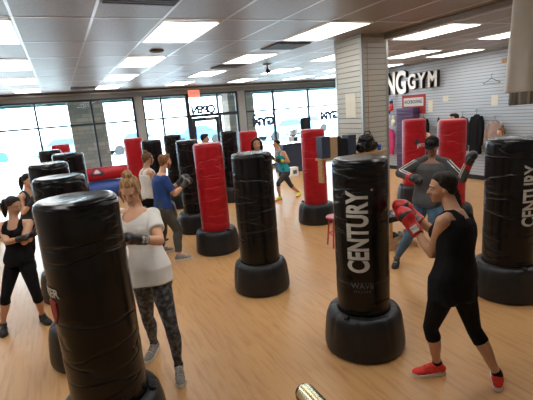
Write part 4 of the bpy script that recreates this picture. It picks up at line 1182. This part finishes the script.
for (x, y, z, r) in ((0, 0, .10, .10), (-.09, 0, .09, .09), (.10, 0, .09, .09), (.02, -.02, .19, .08), (-.08, 0, .2, .06)): sphere(b, (x, y, z), (r * 1.1, r * .9, r))
me = remesh(b, .012, 2, .012, 14); t = thing('gear_bag', 'black shiny gear bag heaped on the right end of the column shelf', 'bag', (4.02, 4.765, ZS_ + .002)); link('bag', me, M['vinyl_black'], t)
b = bmesh.new(); tube(b, [(-.06, -.02, .24), (-.04, -.03, .30), (.04, -.03, .30), (.07, -.02, .24)], .008, 8); obj('handle', b, M['cloth_black'], t, smooth=True)
b = bmesh.new(); lathe(b, [(0, 0), (.028, 0), (.03, .07), (.03, .085), (0, .09)], 16)
tag(obj('plastic_jar', b, M['glove_blue'], None, (4.28, 4.78, ZS_), 'auto'), 'small blue jar at the right end of the column shelf', 'jar')

# ------------------------------------------------------------------ stool, bench
t = thing('stool', 'red painted low stool half hidden behind the CENTURY bag', 'stool', (3.60, 5.02, 0))
b = bmesh.new(); lathe(b, [(0, .445), (.13, .445), (.15, .452), (.155, .466), (.145, .48), (0, .476)], 32); obj('seat', b, M['red_paint'], t, smooth='auto')
for i in range(4):
    a = .6 + i * PI / 2; b = bmesh.new(); tube(b, [(.11 * math.cos(a), .11 * math.sin(a), .446), (.155 * math.cos(a), .155 * math.sin(a), 0)], .014, 10); obj('leg', b, M['red_paint'], t, smooth='auto')
b = bmesh.new()
for i in range(4):
    a, c = .6 + i * PI / 2, .6 + (i + 1) * PI / 2; z = .20; r = .137; tube(b, [(r * math.cos(a), r * math.sin(a), z), (r * math.cos(c), r * math.sin(c), z)], .008, 8)
obj('footrest', b, M['red_paint'], t, smooth='auto')
t = thing('water_bottle', 'purple water bottle standing on the red stool', 'bottle', (3.63, 5.00, .478))
b = bmesh.new(); lathe(b, [(0, 0), (.034, 0), (.036, .02), (.036, .18), (.022, .21), (0, .21)], 20); obj('bottle', b, M['purple'], t, smooth='auto')
b = bmesh.new(); lathe(b, [(0, .21), (.022, .21), (.022, .25), (0, .25)], 16); obj('cap', b, M['screen'], t, smooth='auto')

t = thing('bench', 'pine bench with a black padded top behind the red gloves', 'bench', (4.36, 4.45, 0))
obj('seat_pad', bevel_box(-.36, .36, -.16, .16, .43, .52, .02), M['vinyl_black'], t, smooth='auto')
obj('shelf', bevel_box(-.31, .31, -.13, .13, .10, .125, .004), M['wood'], t)
for sx in (-1, 1):
    for sy in (-1, 1):
        obj('leg', bevel_box(sx * .31 - .03, sx * .31 + .03, sy * .12 - .022, sy * .12 + .022, 0, .43, .004), M['wood'], t)
def shelf_glove(x, y, m, label):
    t = thing('stored_glove', label, 'boxing glove', (x, y, .127), .0)
    b = bmesh.new(); sphere(b, (0, 0, .055), (.085, .055, .053)); cap(b, (-.10, 0, .048), (-.04, 0, .05), .042, .048); cap(b, (0, -.05, .05), (.05, -.055, .055), .022, .02)
    link('mitt', remesh(b, .010, 2), m, t)
    b = bmesh.new(); tube(b, [(-.155, 0, .048), (-.10, 0, .048)], .043, 18); obj('cuff', b, M['white_ink'], t, smooth='auto')
shelf_glove(4.20, 4.45, M['glove_black'], 'black boxing glove stored left on the bench shelf')
shelf_glove(4.50, 4.44, M['glove_red'], 'red boxing glove stored right on the bench shelf')

# ------------------------------------------------------------------ padded rolls by the window
def roll(name, x0, x1, y, z, r, m, label, emblem=False):
    t = thing(name, label, 'padded roll', ((x0 + x1) / 2, y, z)); L = (x1 - x0) / 2
    b = bmesh.new(); n = 28
    pts = [(-L, 0, 0), (-L + .02, 0, 0)] + [(-L + .02 + (2 * L - .04) * i / n, 0, 0) for i in range(1, n)] + [(L - .02, 0, 0), (L, 0, 0)]
    tube(b, pts, [r * .9] + [r * (1 - .012 * (i % 7 == 3)) for i in range(n + 1)] + [r * .9], 36); obj('padding', b, m, t, smooth='auto')
    if emblem:
        for (du, dv, s, mm) in ((0, 0, .17, M['dark_ink']), (0, .01, .115, M['red_ink']), (0, .0, .07, M['white_ink'])):
            b = bmesh.new(); rr = r + .005 + (.17 - s) * .03; prev = None
            def P_(u, v_): 
                ang = PI + .45 + v_ / r; return b.verts.new((u - .02, rr * math.cos(ang), -rr * math.sin(ang)))
            for f in (.02, .35, .68, 1.0):
                ring = []
                for i in range(24):
                    a = 2 * PI * i / 24; q = s * f * (1 + .22 * math.cos(3 * a + PI / 2)); ring.append(P_(q * math.cos(a), q * math.sin(a) * .8 + dv))
                if prev:
                    for i in range(24): b.faces.new((prev[i], prev[(i + 1) % 24], ring[(i + 1) % 24], ring[i]))
                else: b.faces.new(ring)
                prev = ring
            obj('emblem', b, mm, t)
    return t
roll('padded_roll', -.3, 1.95, 12.75, .26, .26, M['vinyl_blue'], 'long blue padded roll on the floor under the red one by the window')
roll('padded_roll', -.3, 1.95, 12.75, .72, .195, M['vinyl_red'], 'long red padded roll with an emblem lying on the blue one by the window', True)

# ------------------------------------------------------------------ reception corner
t = thing('reception_desk', 'navy reception desk by the window left of the red bag', 'desk', (7.35, 12.35, 0))
obj('front_panel', bevel_box(-.75, .95, -.32, -.28, 0, .95, .004), M['navy'], t); obj('side_panel', bevel_box(-.75, -.71, -.28, .30, 0, .95, .004), M['navy'], t); obj('side_panel', bevel_box(.91, .95, -.28, .30, 0, .95, .004), M['navy'], t)
obj('desk_top', bevel_box(-.80, 1.0, -.36, .34, .951, .99, .006), M['screen'], t)
t = thing('monitor', 'black computer monitor seen from behind on the reception desk', 'monitor', (7.74, 12.35, .992))
obj('screen', bevel_box(-.20, .20, -.03, .02, .40, .80, .008), M['screen'], t); obj('stand', bevel_box(-.03, .03, -.02, .02, .01, .42, .004), M['screen'], t); obj('foot', bevel_box(-.12, .12, -.09, .09, 0, .012, .003), M['screen'], t)
t = thing('chrome_rack', 'small wire rack with white items on the reception desk', 'rack', (7.18, 12.30, .992))
b = bmesh.new()
for x in (-.18, .18):
    for y in (-.1, .1): tube(b, [(x, y, 0), (x, y, .50)], .008, 6)
for z in (.03, .26, .48):
    for y in (-.1, .1): tube(b, [(-.18, y, z), (.18, y, z)], .006, 6)
    for x in (-.18, .18): tube(b, [(x, -.1, z), (x, .1, z)], .006, 6)
obj('frame', b, M['metal_grey'], t)
for i, (x, z, w, h, m) in enumerate(((-.08, .04, .12, .16, 'white_paint'), (.08, .04, .12, .12, 'cloth_charcoal'), (-.05, .27, .14, .15, 'car_silver'), (.09, .27, .1, .17, 'white_paint'))):
    obj('carton', bevel_box(x - w / 2, x + w / 2, -.08, .08, z, z + h, .004), M[m], t)
t = thing('white_box', 'white printed box on the floor beside the woman in teal', 'box', (6.55, 11.35, 0))
obj('box', bevel_box(-.13, .13, -.11, .11, 0, .30, .004), M['white_paint'], t)
b = bmesh.new(); box(b, -.07, .07, -.114, -.111, .09, .21); obj('print', b, M['grey_ink'], t)

# ------------------------------------------------------------------ metal rail in the near foreground
t = thing('handrail', 'brushed metal rail end poking into the bottom edge of the photo', 'rail', (.56, .2, 0))
x, z, r = .505, 1.352, .030
b = bmesh.new(); tube(b, [(x - .56, .900 - .2, z), (x - .56, .890 - .2, z), (x - .56, -.9, z)], [r * .86, r, r], 28)
obj('tube', b, M['brass'], t, smooth='auto')
b = bmesh.new(); tube(b, [(x - .56, .905 - .2, z), (x - .56, .899 - .2, z)], [r * .80, r * .82], 28); obj('end_plug', b, M['plastic_black'], t, smooth='auto')
for y in (-.05, -.8):
    b = bmesh.new(); tube(b, [(x - .56, y - .0, 0), (x - .56, y, z - .02)], .022, 20); obj('post', b, M['brass'], t, smooth='auto')

# ------------------------------------------------------------------ shirts hanging at the top right
t = thing('ceiling_rail', 'steel clothes rail hung from the ceiling at the top right', 'rail', (3.22, 1.86, ZC))
b = bmesh.new(); tube(b, [(-.42, .20, -.05), (.62, -.30, -.05)], .011, 12); obj('bar', b, M['chrome'], t, smooth='auto')
for q in (-.36, .56):
    b = bmesh.new(); tube(b, [(q, .20 - (q + .42) * .48, -.10), (q, .20 - (q + .42) * .48, 0)], .006, 8); obj('drop_rod', b, M['chrome'], t)
def hung_shirt(x, y, ztop, w, h, m, label, seed, depth, name='hanging_garment', rz=-2.02, dz=.03):
    t = thing(name, label, 'garment', (x, y, ztop), rz)
    b = bmesh.new(); X = V((0, 1, 0)); Y = V((1, 0, 0)); secs = [(V((0, 0, -.01)), X, Y, w * .15, depth * .5)]
    for i in range(10):
        u = i / 9; secs.append((V((0, 0, -.07 - (h - .07) * u)), X, Y, w / 2 * (.90 + .12 * u), depth * (.7 + .5 * u)))
    loft(b, secs, 40)
    me = remesh(b, .011, 2)
    for v in me.vertices:
        f = min(1, max(0, -v.co.z / h)); s_ = math.sin(v.co.y * 34 + seed + 1.2 * noise.noise(V((v.co.y * 3, v.co.z * 2, seed))))
        v.co.x += .012 * f * s_ + .008 * noise.noise(v.co * 5)
    link('shirt', me, m, t)
    obj('hanger', hanger_mesh(w * .8), M['screen'], t, smooth=True)
hung_shirt(3.12, 1.76, 2.93, .60, .795, M['cloth_white'], 'large plain white garment hanging at the top right corner', 1, .045)
hung_shirt(3.28, 1.90, 2.92, .48, .88, M['stripe_grey'], 'grey striped garment hanging behind the white one', 5, .035, 'striped_garment')
# ------------------------------------------------------------------ light
sc = bpy.context.scene
w = bpy.data.worlds.new('world'); sc.world = w; w.use_nodes = True
nt = w.node_tree; bg = nt.nodes['Background']
bg.inputs[0].default_value = (0.70, 0.86, 1.0, 1); bg.inputs[1].default_value = 12.0
sun = bpy.data.lights.new('sun', 'SUN'); sun.energy = 14; sun.angle = .02; so = bpy.data.objects.new('sun', sun); COL.objects.link(so)
so.rotation_euler = (math.radians(28), math.radians(12), 0)
sc.view_settings.view_transform = 'Standard'; sc.view_settings.look = 'None'
sc.view_settings.exposure = 0.05; sc.view_settings.gamma = 1.0; sc.view_settings.use_curve_mapping = False
